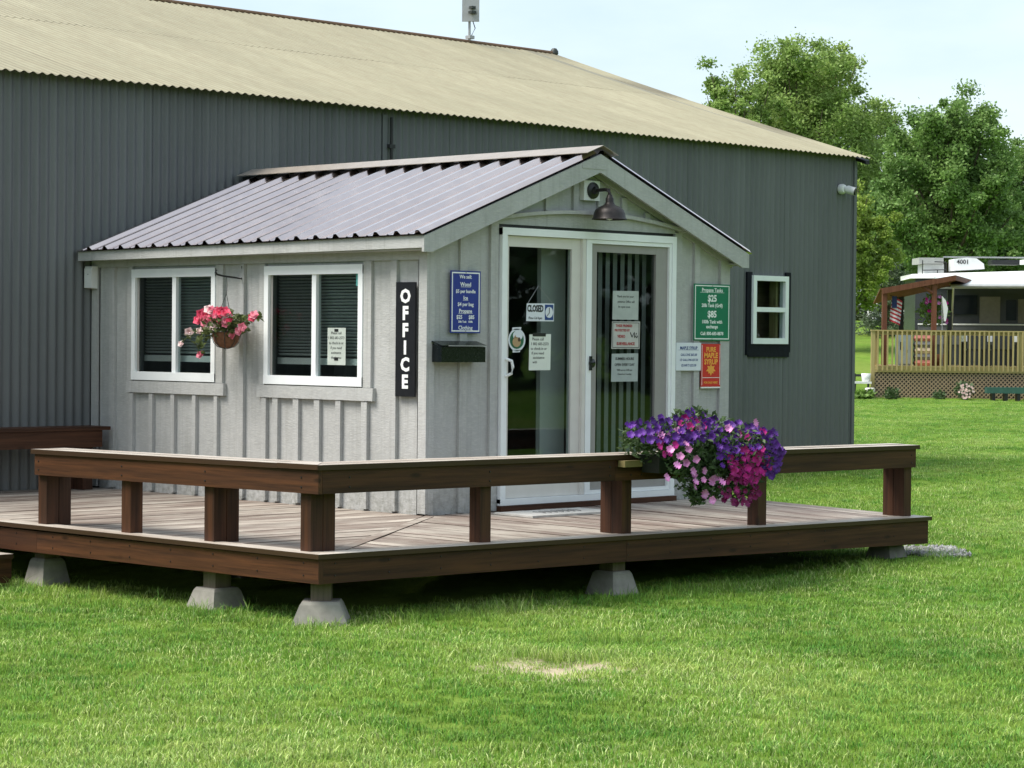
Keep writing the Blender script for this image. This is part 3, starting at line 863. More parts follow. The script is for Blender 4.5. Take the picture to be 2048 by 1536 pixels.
# door surround and the bowed drip board above it
build('door_trim', MB().box(.596, .672, -.026, -.002, .005, 2.075), M['trim'], off)
build('door_trim', MB().box(2.590, 2.672, -.026, -.002, .005, 2.06), M['trim'], off)
mb = MB()
xs = np.linspace(.672, 2.59, 20)
top = [(x, 2.155 - .085 * ((x - 1.62) / 1.02) ** 2) for x in xs]
poly = [(.672, 2.052), (2.59, 2.052)] + top[::-1]
mb.prism(poly, 1, -.022, -.002)
build('header_board', mb, M['trim'], off)
mb = MB()
xs = np.linspace(.585, 2.690, 22)
poly = [(x, 2.156 - .085 * ((x - 1.62) / 1.02) ** 2) for x in xs] + [(x, 2.182 - .085 * ((x - 1.62) / 1.02) ** 2) for x in xs[::-1]]
mb.prism(poly, 1, -.058, -.002)
build('drip_board', mb, M['trim'], off)
build('shadow_gap', MB().box(.680, 2.580, -.010, -.001, 2.030, 2.052), M['black'], off)
# window trims and sills
for (a_, b_), sl in ((W1, (2.215, 3.455)), (W2, (.520, 1.815))):
    build('window_trim', MB().box(-.026, -.001, b_, b_ + .065, WZ[0] - .01, 1.775), M['trim'], off)
    build('window_trim', MB().box(-.026, -.001, a_ - .085, a_, WZ[0] - .01, 1.775), M['trim'], off)
    mb = MB(); mb.prism([(-.036, WZ[0] - .104), (-.001, WZ[0] - .106), (-.001, WZ[0] - .012), (-.032, WZ[0] - .012)], 1, sl[0], sl[1])
    build('sill_board', mb, M['trim'], off)

# windows
def side_window(a_, b_, note=False):
    w_ = build('window', MB().box(-.034, .03, a_, a_ + .048, WZ[0], WZ[1]).box(-.034, .03, b_ - .048, b_, WZ[0], WZ[1])
               .box(-.036, .03, a_ + .0, b_ - .0, WZ[0] - .004, WZ[0] + .062).box(-.036, .03, a_, b_, WZ[1] - .062, WZ[1] + .004), M['vinyl'], off)
    mid = (a_ + b_) / 2
    build('meeting_stile', MB().box(-.026, .02, mid - .036, mid + .012, WZ[0] + .062, WZ[1] - .062), M['vinyl'], w_)
    build('pane', MB().box(.002, .006, a_ + .048, mid - .036, WZ[0] + .062, WZ[1] - .062), M['glass'], w_)
    build('pane', MB().box(-.010, -.006, mid + .012, b_ - .048, WZ[0] + .062, WZ[1] - .062), M['glass_dark'], w_)
    build('sash_edge', MB().box(-.012, .012, b_ - .075, b_ - .048, WZ[0] + .062, WZ[1] - .062), M['taupe'], w_)
    mb = MB()
    z = WZ[1] - .07
    while z > 1.085:
        sag = random.uniform(-.0015, .0015)
        mb.slab([(.060, a_ + .06, z + .009 + sag), (.060, b_ - .055, z + .009), (.0612, b_ - .055, z + .010), (.0612, a_ + .06, z + .010 + sag)],
                [(.078, a_ + .06, z - .006 + sag), (.078, b_ - .055, z - .006), (.0792, b_ - .055, z - .005), (.0792, a_ + .06, z - .005 + sag)])
        z -= .0232
    tag(build('blind', mb, M['blind'], w_), kind='stuff')
    build('blind_rail', MB().box(.055, .085, a_ + .06, b_ - .055, 1.030, 1.078), M['vblind'], w_)
    return w_
w1 = side_window(*W1)
w2 = side_window(*W2)

# sliding glass door
door = build('sliding_door', MB().box(DX0, DX0 + .052, -.052, .08, .055, 2.025).box(DX1 - .046, DX1, -.052, .08, .055, 2.025)
             .box(DX0, DX1, -.053, .08, 1.975, 2.028).box(DX0, DX1, -.055, .08, .040, .085), M['vinyl'], off)
build('threshold', MB().box(DX0 - .01, DX1 + .01, -.07, .07, -.01, .038), M['stain_x'], door)
# left, fixed leaf
build('leaf_frame', MB().box(.738, .782, -.020, .02, .087, 1.972).box(1.436, 1.530, -.020, .02, .087, 1.972)
      .box(.782, 1.436, -.019, .02, 1.895, 1.972).box(.782, 1.436, -.019, .02, .087, .285), M['cream'], door)
build('pane', MB().box(.782, 1.436, -.004, .0, .285, 1.895), M['glass'], door)
build('stile', MB().box(1.531, 1.566, -.044, .02, .087, 1.973), M['cream'], door)
# right leaf with its screen
build('screen_frame', MB().box(1.570, 1.628, -.046, .03, .087, 1.973).box(2.500, 2.528, -.046, .03, .087, 1.973)
      .box(1.628, 2.500, -.045, .03, 1.945, 1.973).box(1.628, 2.500, -.045, .03, .087, .115), M['vinyl'], door)
build('leaf_frame', MB().box(1.630, 1.702, -.026, .02, .117, 1.943).box(2.366, 2.498, -.026, .02, .117, 1.943)
      .box(1.702, 2.366, -.025, .02, 1.885, 1.943).box(1.702, 2.366, -.025, .02, .117, .300), M['taupe'], door)
build('pane', MB().box(1.702, 2.366, -.006, -.002, .300, 1.885), M['glass_dark'], door)
mb = MB(); mb.box(1.606, 1.622, -.064, -.046, 1.005, 1.110)
mb.lathe([(0, .0), (.030, 0), (.034, .012), (.024, .020), (0, .021)], (1.632, -.044, 1.058), 16, 'Y')
build('handle', mb, M['black_gloss'], door, True)
mb = MB(); mb.tube([(.722, -.054, 1.09), (.746, -.092, 1.075), (.752, -.098, 1.03), (.746, -.092, .985), (.722, -.054, .965)], .011, 8)
build('handle', mb, M['vinyl'], door, True)
mb = MB()
for i in range(9):
    x = 1.69 + i * .083
    mb.slab([(x, .102, .12), (x + .036, .094, .12), (x + .036, .096, .12), (x, .104, .12)],
            [(x, .102, 1.90), (x + .036, .094, 1.90), (x + .036, .096, 1.90), (x, .104, 1.90)])
build('vertical_blind', mb, M['vblind'], door)
# things seen dimly inside: the pale door edge, a counter and a chair back
build('inner_door_edge', MB().box(1.30, 1.56, .16, .20, .03, 1.93), M['cream'], door)
mb = MB(); mb.box(.55, 2.3, 1.65, 2.2, .03, .86).box(.50, 2.35, 1.60, 2.25, .86, .90).box(.8, 1.1, 1.75, 1.9, .90, 1.2).box(1.25, 1.6, 1.7, 1.95, .90, 1.02)
build('counter', mb, M['inside'], off)

# roof of the cabin
def rib_roof(name, xe, ze, xr, zr, y0, y1, phase):
    """ribbed sheet from eave (xe,ze) to ridge (xr,zr); ribs run up the slope"""
    prof = []
    P = .2142
    y = y0
    pts_ = []
    n = int(round((y1 - y0) / P))
    for i in range(n):
        c_ = y0 + i * P + .012
        pts_ += [(c_, 0), (c_ + .024, .027), (c_ + .050, .027), (c_ + .074, 0), (c_ + .118, 0), (c_ + .124, .006), (c_ + .136, .006), (c_ + .142, 0)]
    pts_ += [(y1, 0)]
    pts_ = [(y0, 0)] + pts_
    d = Vector((xr - xe, 0, zr - ze)).normalized(); nrm = Vector((-d.z, 0, d.x))
    if nrm.z < 0: nrm = -nrm
    V = []; F = []
    rows = 2
    for (x_, z_, k2_) in ((xe, ze, .038), (xr, zr, .022)):
        for (yy, h) in pts_: V.append((x_ + nrm.x * h, yy, z_ + nrm.z * h - k2_ * max(0, yy) / 3.955))
    k_ = len(pts_)
    for i in range(k_ - 1): F.append((i, i + 1, k_ + i + 1, k_ + i))
    o = MB(); o.add(V, F)
    # thin underside
    o.add([(xe, y0, ze - .006), (xe, y1, ze - .044), (xr, y1, zr - .028), (xr, y0, zr - .006)], [(0, 1, 2, 3)])
    return build(name, o, M['brown_roof'], off)
Y0R, Y1R = -.142, 3.955
sheet = rib_roof('roof_slope', -.178, 1.946, RXm - .045, RZm + .004, Y0R, Y1R, 0)
rib_roof('roof_slope', 3.385, 1.926, RXm + .045, RZm + .004, Y0R, Y1R, 0)
# screws
mb = MB()
dS = Vector((RXm - .045 + .178, 0, RZm - 1.942)); 
for t in (.04, .36, .68, .93):
    for i in range(19):
        c_ = Y0R + i * .2142 + .072
        p = Vector((-.178, c_, 1.946)) + dS * t
        mb.lathe([(.010, 0), (.010, .006), (.005, .012), (0, .012)], (p.x, p.y, p.z + .002 - .030 * max(0, c_) / 3.955), 6)
tag(build('screw', mb, M['brown_roof'], sheet), kind='stuff')
# ridge cap; a black strip stands in for the shade in its gap
mb = MB()
for sx, ex in ((-1, RXm - .17), (1, RXm + .17)):
    zc = RZm + .062; ze = zc - .063
    mb.slab([(RXm, -.160, zc - .004), (ex, -.160, ze - .004), (ex, 3.93, ze - .004), (RXm, 3.93, zc - .004)],
            [(RXm, -.160, zc), (ex, -.160, ze), (ex, 3.93, ze), (RXm, 3.93, zc)])
build('ridge_cap', mb, M['ridge'], off)
mb = MB(); mb.box(RXm - .10, RXm + .10, Y0R + .02, Y1R - .02, RZm - .06, RZm - .005)
build('ridge_gap_shade', mb, M['black'], off)
mb = MB()
for i in range(19):
    c_ = Y0R + i * .2142 + .062
    mb.box(RXm - .165, RXm - .145, c_, c_ + .15, RZm - .065, RZm - .030)
build('roof_deck', MB().slab([(-.140, Y0R + .02, 1.915), (RXm, Y0R + .02, RZm - .03), (RXm, Y1R - .02, RZm - .06), (-.140, Y1R - .02, 1.878)],
                              [(-.140, Y0R + .02, 1.928), (RXm, Y0R + .02, RZm - .012), (RXm, Y1R - .02, RZm - .042), (-.140, Y1R - .02, 1.890)])
      .slab([(3.35, Y0R + .02, 1.895), (RXm, Y0R + .02, RZm - .03), (RXm, Y1R - .02, RZm - .03), (3.35, Y1R - .02, 1.895)][::-1],
            [(3.35, Y0R + .02, 1.908), (RXm, Y0R + .02, RZm - .012), (RXm, Y1R - .02, RZm - .012), (3.35, Y1R - .02, 1.908)][::-1]), M['trim'], off)
# fascias, soffit and barge boards
build('fascia', MB().slab([(-.158, -.112, 1.852), (-.132, -.112, 1.852), (-.132, 3.945, 1.826), (-.158, 3.945, 1.826)],
                           [(-.158, -.112, 1.938), (-.132, -.112, 1.938), (-.132, 3.945, 1.900), (-.158, 3.945, 1.900)]), M['trim'], off)
build('fascia', MB().box(3.340, 3.364, -.112, 3.945, 1.828, 1.914), M['trim'], off)
build('soffit', MB().box(-.131, -.0245, -.11, 3.94, 1.838, 1.850), M['trim'], off)
build('soffit', MB().box(CW + .001, 3.339, -.11, 3.94, 1.832, 1.844), M['trim'], off)
def barge(xe, ze, side):
    d = Vector((RXm - xe, RZm - ze)).normalized(); n_ = Vector((-d.y, d.x))
    if n_.y > 0: n_ = -n_
    h = .128
    a0 = Vector((xe, ze)); a1 = Vector((RXm, RZm - .002))
    lowx = RXm + (0 if True else 0)
    b1 = Vector((RXm, RZm - h / abs(n_.y)))
    # lower end returns to a plumb-cut tail
    tail = Vector((xe, ze - .105)); tail2 = Vector((xe - side * -.075 * (1 if side < 0 else -1) * (1), ze - .105))
    inn = xe + (.085 if xe < RXm else -.085)
    b0y = ze + (inn - xe) * (RZm - ze) / (RXm - xe) - h / abs(n_.y)
    poly = [(xe, ze), (xe, ze - .108), (inn, ze - .108), (inn, b0y), (b1.x, b1.y), (a1.x, a1.y)]
    return poly
for pol in (barge(-.160, 1.932, -1), barge(3.352, 1.918, 1)):
    mb = MB(); mb.prism(pol, 1, -.136, -.114)
    build('barge_board', mb, M['trim'], off)
mb = MB(); mb.prism([(RXm - .20, 2.486), (RXm + .060, 2.486), (RXm + .060, 2.572), (RXm, 2.596), (RXm - .20, 2.528)], 1, -.1395, -.1365)
build('apex_plate', mb, M['trim'], off)
# raking trims under the gable overhang and the boarded soffit there
for xa, za, xb, zb in ((-.05, roofz(-.05) - .07, RXm, RZm - .06), (3.28, roofz(3.28) - .07, RXm, RZm - .06)):
    mb = MB(); mb.slab([(xa, -.113, za), (xb, -.113, zb), (xb, -.002, zb), (xa, -.002, za)], [(xa, -.113, za + .012), (xb, -.113, zb + .012), (xb, -.002, zb + .012), (xa, -.002, za + .012)])
    build('soffit', mb, M['trim'], off)
    mb = MB(); mb.prism([(xa, za - .075), (xb, zb - .075), (xb, zb - .002), (xa, za - .002)], 1, -.030, -.0255)
    mb2 = MB(); mb2.prism([(xa, za - .075), (xb, zb - .075), (xb, zb - .002), (xa, za - .002)], 1, -.027, -.0025)
    build('raking_trim', mb2, M['trim'], off)

# ------------------------------------------------------------------ deck
def zf(x): return .018 - (x + 2.62) * .0107
def dz(x, y):
    return zf(x) * min(1.0, max(0.0, -y / 1.93))
DXL, DXR, DYF, DYB = -2.62, 3.255, -1.93, 3.90
dk = thing('wooden_deck', (-1.5, -1.0, -.1), 'worn wooden deck with brown skirt boards wrapping round the front and left of the office', 'deck')
TH = .028
def plank(poly, mat, lift=0.0, name='plank', par=dk):
    bot = [(x, y, dz(x, y) - TH + lift) for x, y in poly]; top = [(x, y, dz(x, y) + lift) for x, y in poly]
    return build(name, MB().slab(bot, top), mat, par)
def diag(x): return x * (1.93 / 2.62)
pw, gap = .139, .0075
bw = .140
# front field: boards run towards the viewer
x = DXL + bw + .03
while x < DXR - .02:
    x1 = min(x + pw, DXR)
    # stop short of the diagonal board on the left, of the wall on the right
    def yt(xx): return (diag(xx) - .095) if xx < -.004 else -.004
    ylo = DYF + bw + gap
    t0, t1 = yt(x), yt(x1)
    if x < -.13 < x1: t0 = min(t0, t1); 
    if max(t0, t1) > ylo + .02:
        pl = [(x, ylo), (x1, ylo), (x1, max(t1, ylo + .001)), (x, max(t0, ylo + .001))]
        plank(pl, M['deck_y'], random.uniform(-.0022, .0012))
    x += pw + gap
# left field: boards run across
y = DYF + bw + .03
while y < DYB:
    y1 = min(y + pw, SY - .02)
    def xt(yy): return (yy / (1.93 / 2.62) - .012) if yy < 0 else -.004
    xlo = DXL + bw + gap
    t0, t1 = min(-.004, xt(y)), min(-.004, xt(y1))
    if max(t0, t1) > xlo + .02:
        plank([(xlo, y), (max(t0, xlo + .001), y), (max(t1, xlo + .001), y1), (xlo, y1)], M['deck_x'], random.uniform(-.0022, .0012))
    y += pw + gap
# diagonal board
nx_, ny_ = .593, -.805
p0 = (-.004, -.010); p1 = (DXL + bw + .01, DYF + bw + .01)
plank([(-2.420, -1.783), (-2.298, -1.783), (-.004, -.094), (-.004, -.012)], M['deck_x'], .0008)
# picture-frame boards
plank([(DXL - .02, DYF - .02), (DXR + .02, DYF - .02), (DXR + .02, DYF + bw), (DXL + bw, DYF + bw)], M['cap_x'], .0015, 'edge_board')
plank([(DXL - .02, DYF - .02), (DXL + bw, DYF + bw), (DXL + bw, 3.9), (DXL - .02, 3.9)], M['cap_y'], .0015, 'edge_board')
# skirt boards
def skirt(p, q, name='skirt_board', mat=None, h=.165):
    (x0, y0), (x1, y1) = p, q
    t = .03
    dx_, dy_ = x1 - x0, y1 - y0; ln = math.hypot(dx_, dy_); nx2, ny2 = -dy_ / ln * t, dx_ / ln * t
    z0, z1 = dz(x0, y0) - TH - .002, dz(x1, y1) - TH - .002
    drop0, drop1 = h - .028, h - .028 + (.03 if x1 > 3 else 0)
    P = [(x0, y0), (x1, y1), (x1 + nx2, y1 + ny2), (x0 + nx2, y0 + ny2)]
    zt = [z0, z1, z1, z0]; zb = [z0 - drop0, z1 - drop1, z1 - drop1, z0 - drop0]
    return build(name, MB().slab([(a_[0], a_[1], c_) for a_, c_ in zip(P, zb)], [(a_[0], a_[1], c_) for a_, c_ in zip(P, zt)]), mat, dk)
skirt((DXL + .033, DYF), (-.055, DYF), mat=M['stain_x'])
skirt((-.053, DYF), (DXR, DYF), mat=M['stain_x'])
skirt((DXL, 3.88), (DXL, .84), mat=M['stain_y'])
skirt((DXL, .838), (DXL, DYF + .003), mat=M['stain_y'])
skirt((DXR, DYF + .033), (DXR, -.02), mat=M['stain_y'])
build('corner_strip', MB().box(DXL - .004, DXL + .031, DYF - .004, DYF + .0, -.150, -.012), M['stain_z'], dk)
# beams and joists underneath
for yb in (-1.62, -.2, 1.6, 3.2):
    build('beam', MB().box(DXL + .05, -.05 if yb > 0 else DXR - .05, yb, yb + .08, -.140, -.07), M['post_grey'], dk)
for xb in (-2.5, -1.3, 1.2, 3.1):
    build('beam', MB().box(xb, xb + .08, DYF + .06, -.21, -.141, -.071), M['post_grey'], dk)
build('ledger_end', MB().box(DXR + .001, DXR + .05, DYF + .12, DYF + .24, -.16, -.12), M['stain_y'], dk)
# footings
def footing(x, y, w0=.134, w1=.095, h=.165, top=-.255, ang=0.0):
    def sq(w_, z_): return [(x + w_ * 1.4142 * math.cos(ang + math.pi / 4 + k_ * math.pi / 2), y + w_ * 1.4142 * math.sin(ang + math.pi / 4 + k_ * math.pi / 2), z_) for k_ in range(4)]
    f = MB(); f.slab(sq(w0, top - h), sq(w1, top - .018)); f.slab(sq(w1, top - .0179), sq(w1 - .012, top))
    o = build('footing', f, M['concrete'], dk)
    build('support_post', MB().slab([(q[0], q[1], top - .005) for q in sq(.058, 0)], [(q[0], q[1], -.145) for q in sq(.058, 0)]), M['post_grey'], o)
footing(-2.455, -1.765, .172, .116, .16, -.262, R(45))
footing(-2.47, -.83, .150, .100, .18, -.262)
footing(-2.43, 1.00, .115, .080, .2, -.222)
footing(.00, -1.76, .128, .090, .17, -.248)
footing(3.06, -1.70, .128, .090, .17, -.250)
for (fx, fy) in ((1.2, -.3), (-1.2, .5), (-1.2, 2.4), (3.05, -.3), (-2.47, 2.6)): footing(fx, fy, .13, .09, .2, -.25)

# step at the left edge of the deck
st = thing('deck_step', (-3.0, 1.7, -.35), 'low brown wooden step against the left edge of the deck', 'step')
for i, (xa, xb) in enumerate(((-3.00, -2.87), (-2.865, -2.735))):
    build('tread', MB().box(xa, xb, .93, 2.6, -.205, -.175 + .001 * i), M['deck_y'], st)
build('riser', MB().box(-2.99, -2.96, .95, 2.58, -.36, -.206), M['stain_y'], st)
build('stringer', MB().box(-2.955, -2.735, .95, .98, -.36, -.206), M['stain_x'], st)

# ------------------------------------------------------------------ bench round the deck
bn = thing('bench_rail', (-2.5, -1.8, 0), 'low brown bench with a pale weathered top running round the front corner of the deck', 'bench')
BT = .50
def ct(x, y): return .515 - (x + 2.6) * .0052 if y < -1.2 else .515 - (y + 1.9) * .0078
capw = .265
def cap(poly, mat, name='cap_board', lift=0):
    o = build(name, MB().slab([(x, y, ct(x, -1.9 if mat is M['cap_x'] else y) - .030 + lift) for x, y in poly],
                              [(x, y, ct(x, -1.9 if mat is M['cap_x'] else y) + lift) for x, y in poly]), mat, bn)
    return o
CX0, CY0 = -2.60, -1.895
def ctx(x): return .515 - (x + 2.6) * .0052
def cty(y): return .515 - (y + 1.9) * .0078
def capx(x0, x1, ya, yb, m0=0, m1=0, lift=0):
    P = [(x0 + (m0 if True else 0) * 0, ya), (x1, ya), (x1, yb), (x0 + m0, yb)]
    build('cap_board', MB().slab([(x, y, ctx(x) - .030 + lift) for x, y in P], [(x, y, ctx(x) + lift) for x, y in P]), M['cap_x'], bn)
def capy(y0, y1, xa, xb, m0=0, lift=0):
    P = [(xa, y0), (xb, y0 + m0), (xb, y1), (xa, y1)]
    build('cap_board', MB().slab([(x, y, cty(y) - .030 + lift) for x, y in P], [(x, y, cty(y) + lift) for x, y in P]), M['cap_y'], bn)
capx(CX0, .03, CY0, CY0 + .13, .13); capx(.034, 3.19, CY0, CY0 + .13, 0, 0, -.002)
capx(CX0 + .135, 3.19, CY0 + .135, CY0 + capw, .13, 0, .001)
capy(-1.53, .95, CX0 + .004, CX0 + .13, 0); capy(CY0 + .004, -1.534, CX0, CX0 + .13, .13, .002)
capy(CY0 + .139, .95, CX0 + .135, CX0 + capw, .13, .001)
def apron(x0, x1, y0, y1, z0a, z1a, z0b, z1b, mat, alongx):
    P = [(x0, y0), (x1, y0), (x1, y1), (x0, y1)]
    zb = [z0a, z0b, z0b, z0a] if alongx else [z0a, z0a, z0b, z0b]
    zt = [z1a, z1b, z1b, z1a] if alongx else [z1a, z1a, z1b, z1b]
    build('apron_board', MB().slab([(a_[0], a_[1], c_) for a_, c_ in zip(P, zb)], [(a_[0], a_[1], c_) for a_, c_ in zip(P, zt)]), mat, bn)
hA = .134
apron(CX0 + .050, -.11, CY0 + .018, CY0 + .048, ctx(-2.6) - .031 - hA, ctx(-2.6) - .031, ctx(-.11) - .031 - hA, ctx(-.11) - .031, M['stain_x'], True)
apron(-.107, 1.45, CY0 + .019, CY0 + .048, ctx(0) - .031 - hA, ctx(0) - .031, ctx(1.45) - .031 - hA, ctx(1.45) - .031, M['stain_x'], True)
apron(1.453, 3.165, CY0 + .018, CY0 + .048, ctx(1.45) - .031 - hA, ctx(1.45) - .031, ctx(3.16) - .031 - hA, ctx(3.16) - .031, M['stain_x'], True)
apron(CX0 + .018, CX0 + .048, CY0 + .018, .925, cty(-1.9) - .031 - hA, cty(-1.9) - .031, cty(.92) - .031 - hA, cty(.92) - .031, M['stain_y'], False)
apron(CX0 + capw - .05, CX0 + capw - .02, CY0 + capw + .01, .925, cty(-1.6) - .031 - hA, cty(-1.6) - .031, cty(.92) - .031 - hA, cty(.92) - .031, M['stain_y'], False)
apron(CX0 + capw, 3.165, CY0 + capw - .05, CY0 + capw - .02, ctx(-2.4) - .031 - hA, ctx(-2.4) - .031, ctx(3.16) - .031 - hA, ctx(3.16) - .031, M['stain_x'], True)
apron(CX0 + .05, CX0 + capw - .05, .895, .924, cty(.9) - .031 - hA, cty(.9) - .031, cty(.92) - .031 - hA, cty(.92) - .031, M['stain_x'], False)
def post(x0, x1, y0, y1):
    zt = (ctx((x0 + x1) / 2) if y0 < -1.5 and x0 > -2.3 else cty((y0 + y1) / 2)) - .033
    z0 = dz((x0 + x1) / 2, (y0 + y1) / 2) + .001
    build('post', MB().box(x0, x1, y0, y1, z0, zt), M['stain_z'], bn)
# left run (paired posts stand one behind the other)
PXL = CX0 + .052
for yc, pair in ((.838, True), (-.066, False), (-.895, True)):
    post(PXL, PXL + .092, yc, yc + .092)
    if pair: post(PXL + .097, PXL + .187, yc, yc + .092)
post(PXL, PXL + .088, -1.775, -1.686); post(PXL + .091, PXL + .180, -1.776, -1.687)
PYF = CY0 + .052
for xc, pair in ((-1.275, False), (-.006, True), (1.375, False), (3.068, True)):
    post(xc, xc + .090, PYF, PYF + .092)
    if pair: post(xc + .001, xc + .091, PYF + .097, PYF + .187)

mb = MB()
for xc in (-2.35, -1.23, .04, -.16, .14, 1.40, 1.50, 3.11):
    for dz_ in (.045, .100): mb.lathe([(.006, 0), (.005, .004), (0, .005)], (xc, CY0 + .0178, ctx(xc) - .031 - dz_), 7, 'Y')
for yc in (.88, -.02, -.85, -1.73):
    for dz_ in (.045, .100): mb.lathe([(.006, 0), (.005, .004), (0, .005)], (CX0 + .0178, yc, cty(yc) - .031 - dz_), 7, 'X')
tag(build('screw', mb, M['black'], bn), kind='stuff')
mb = MB()
for xc in np.arange(-2.5, 3.25, .41):
    for dz_ in (.055, .125): mb.lathe([(.005, 0), (.004, .004), (0, .005)], (xc, DYF - .0002, zf(xc) - dz_), 7, 'Y')
for yc in np.arange(-1.8, 2.0, .41):
    for dz_ in (.055, .125): mb.lathe([(.005, 0), (.004, .004), (0, .005)], (DXL - .0002, yc, dz(DXL, yc) - dz_), 7, 'X')
tag(build('screw', mb, M['black'], dk), kind='stuff')

# second bench against the shed
b2 = thing('back_bench', (-.6, 3.7, 0), 'dark brown bench against the shed wall behind the left end of the deck', 'bench')
for ya, yb in ((3.60, 3.735), (3.74, 3.875)):
    build('cap_board', MB().box(-4.2, -.075, ya, yb, .475, .503), M['stain_x'], b2)
build('apron_board', MB().box(-4.18, -.14, 3.62, 3.65, .340, .473), M['stain_x'], b2)
for xc in (-.30, -2.3, -4.1):
    build('post', MB().box(xc, xc + .092, 3.655, 3.747, .001, .472), M['stain_z'], b2)
    build('post', MB().box(xc, xc + .092, 3.752, 3.842, .001, .472), M['stain_z'], b2)

# ------------------------------------------------------------------ doormat
dm = thing('doormat', (.9, -.4, 0), 'flat pale doormat on the deck in front of the sliding glass door', 'doormat')
zz = dz(.9, -.4) + .004
build('mat', MB().slab([(.47, -.585, zz - .004), (1.34, -.585, zz - .006), (1.34, -.205, zz - .002), (.47, -.205, zz)],
                      [(.47, -.585, zz + .010), (1.34, -.585, zz + .008), (1.34, -.205, zz + .010), (.47, -.205, zz + .012)]), M['mat'], dm)
mb = MB()
for i in range(7):
    x_ = .72 + i * .06
    mb.tube([(x_, -.34, zz + .012), (x_ + .03, -.40, zz + .012), (x_ + .01, -.46, zz + .011)], .0045, 4)
build('print', mb, plain('mat_print', (.2, .2, .2), .9), dm)

# ------------------------------------------------------------------ signs, letterbox and lamp on the cabin
def sign_front(name, loc, label, x0, x1, z0, z1, face, lines, lmat, border=None, bw_=.008, y=-.024, thick=.006, cat='sign', extra=None, scr=True):
    s = thing(name, loc, label, cat)
    build('panel', MB().box(x0, x1, y - thick, y, z0, z1), face, s)
    yy = y - thick
    if border:
        g_ = .010
        a0, a1, c0, c1 = x0 + g_, x1 - g_, z0 + g_, z1 - g_
        build('border', MB().box(a0, a1, yy - .0012, yy - .0002, c1 - bw_, c1).box(a0, a1, yy - .0012, yy - .0002, c0, c0 + bw_)
              .box(a0, a0 + bw_, yy - .0012, yy - .0002, c0 + bw_, c1 - bw_).box(a1 - bw_, a1, yy - .0012, yy - .0002, c0 + bw_, c1 - bw_), border, s)
    mb = MB()
    for ln in lines:
        t, xx, z_, sz, kw = ln
        kw = dict(kw); ul = kw.pop('ul', 0)
        text_front(mb, t, xx, z_, yy - .0006, sz, **kw)
        if ul: mb.box(xx - ul / 2, xx + ul / 2, yy - .0011, yy - .0002, z_ - sz * .46, z_ - sz * .40)
    if mb.v: build('lettering', mb, lmat, s)
    if scr:
        mb = MB()
        for xx, z_ in (((x0 + x1) / 2, z1 - .012), ((x0 + x1) / 2, z0 + .012)):
            mb.lathe([(.006, 0), (.006, .002), (0, .003)], (xx, yy - .001, z_), 8, 'Y')
        build('screw', mb, M['galv'], s)
    return s
B = dict(bold=.0007)
sign_front('price_sign', (.34, -.03, 1.27), 'blue sign with white price list for wood, ice and propane above the black letterbox', .196, .488, 1.270, 1.707, M['sign_blue'], [
    ('We sell:', .341, 1.664, .036, B), ('Wood', .341, 1.611, .040, dict(bold=.0009, ul=.095)), ('$5 per bundle', .341, 1.562, .034, B),
    ('Ice', .341, 1.516, .038, dict(bold=.0009, ul=.05)), ('$4 per bag', .341, 1.471, .036, B), ('Propane', .341, 1.424, .038, dict(bold=.0009, ul=.14)),
    ('$25      $85', .341, 1.381, .037, dict(bold=.001)), ('20lb Tank   100lb', .341, 1.349, .020, dict(bold=.0005)), ('Clothing', .341, 1.306, .040, B)],
    M['letter'], M['letter'], .009, y=-.026)
sign_front('propane_sign', (3.03, -.03, 1.23), 'green sign with white propane tank prices to the right of the door', 2.812, 3.248, 1.234, 1.676, M['sign_green'], [
    ('Propane Tanks', 3.03, 1.628, .042, dict(bold=.0008, ul=.29)), ('$25', 3.03, 1.562, .072, dict(bold=.0022)), ('20lb Tank (Grill)', 3.03, 1.508, .038, dict(bold=.0009)),
    ('$85', 3.03, 1.438, .072, dict(bold=.0022)), ('100lb Tank with', 3.03, 1.380, .038, dict(bold=.0009)), ('exchange', 3.03, 1.342, .038, dict(bold=.0009)),
    ('Call: 800-683-8878', 3.03, 1.288, .036, dict(bold=.0009))], M['letter'], M['letter'], .008, y=-.026)
sign_front('maple_price_sign', (2.75, -.03, 1.0), 'white sign with handwritten maple syrup prices below the green sign', 2.603, 2.899, 1.000, 1.216, M['sign_white'], [
    ('MAPLE SYRUP', 2.751, 1.174, .034, dict(bold=.0008, ul=.24)), ('GALLONS $65.00', 2.751, 1.122, .026, dict(bold=.0004, shear=.15)),
    ('1/2 GALLONS $37.50', 2.751, 1.082, .024, dict(bold=.0004, shear=.15)), ('QUARTS $22.00', 2.751, 1.040, .026, dict(bold=.0004, shear=.15))], M['blue_ink'], None, y=-.0285, scr=False)
rs = sign_front('maple_syrup_sign', (3.02, -.03, .87), 'red sign with orange pure maple syrup lettering and a maple leaf', 2.906, 3.138, .873, 1.208, M['sign_red'], [
    ('PURE', 3.022, 1.163, .050, dict(bold=.0022)), ('MAPLE', 3.022, 1.116, .056, dict(bold=.0024)), ('SYRUP', 3.022, 1.066, .056, dict(bold=.0024)),
    ('FOR SALE HERE', 3.022, .905, .024, dict(bold=.0007))], M['orange'], None, y=-.026, scr=False)
mb = MB()
leaf = [(0, -.055), (.012, -.03), (.045, -.035), (.034, -.012), (.058, .012), (.030, .014), (.030, .034), (.014, .026), (0, .052)]
leaf = leaf + [(-a_, b_) for a_, b_ in leaf[::-1][1:-1]]
mb.prism([(3.022 + a_, 1.005 - b_ * .9) for a_, b_ in leaf], 1, -.0334, -.0323)
build('maple_leaf', mb, M['orange'], rs)
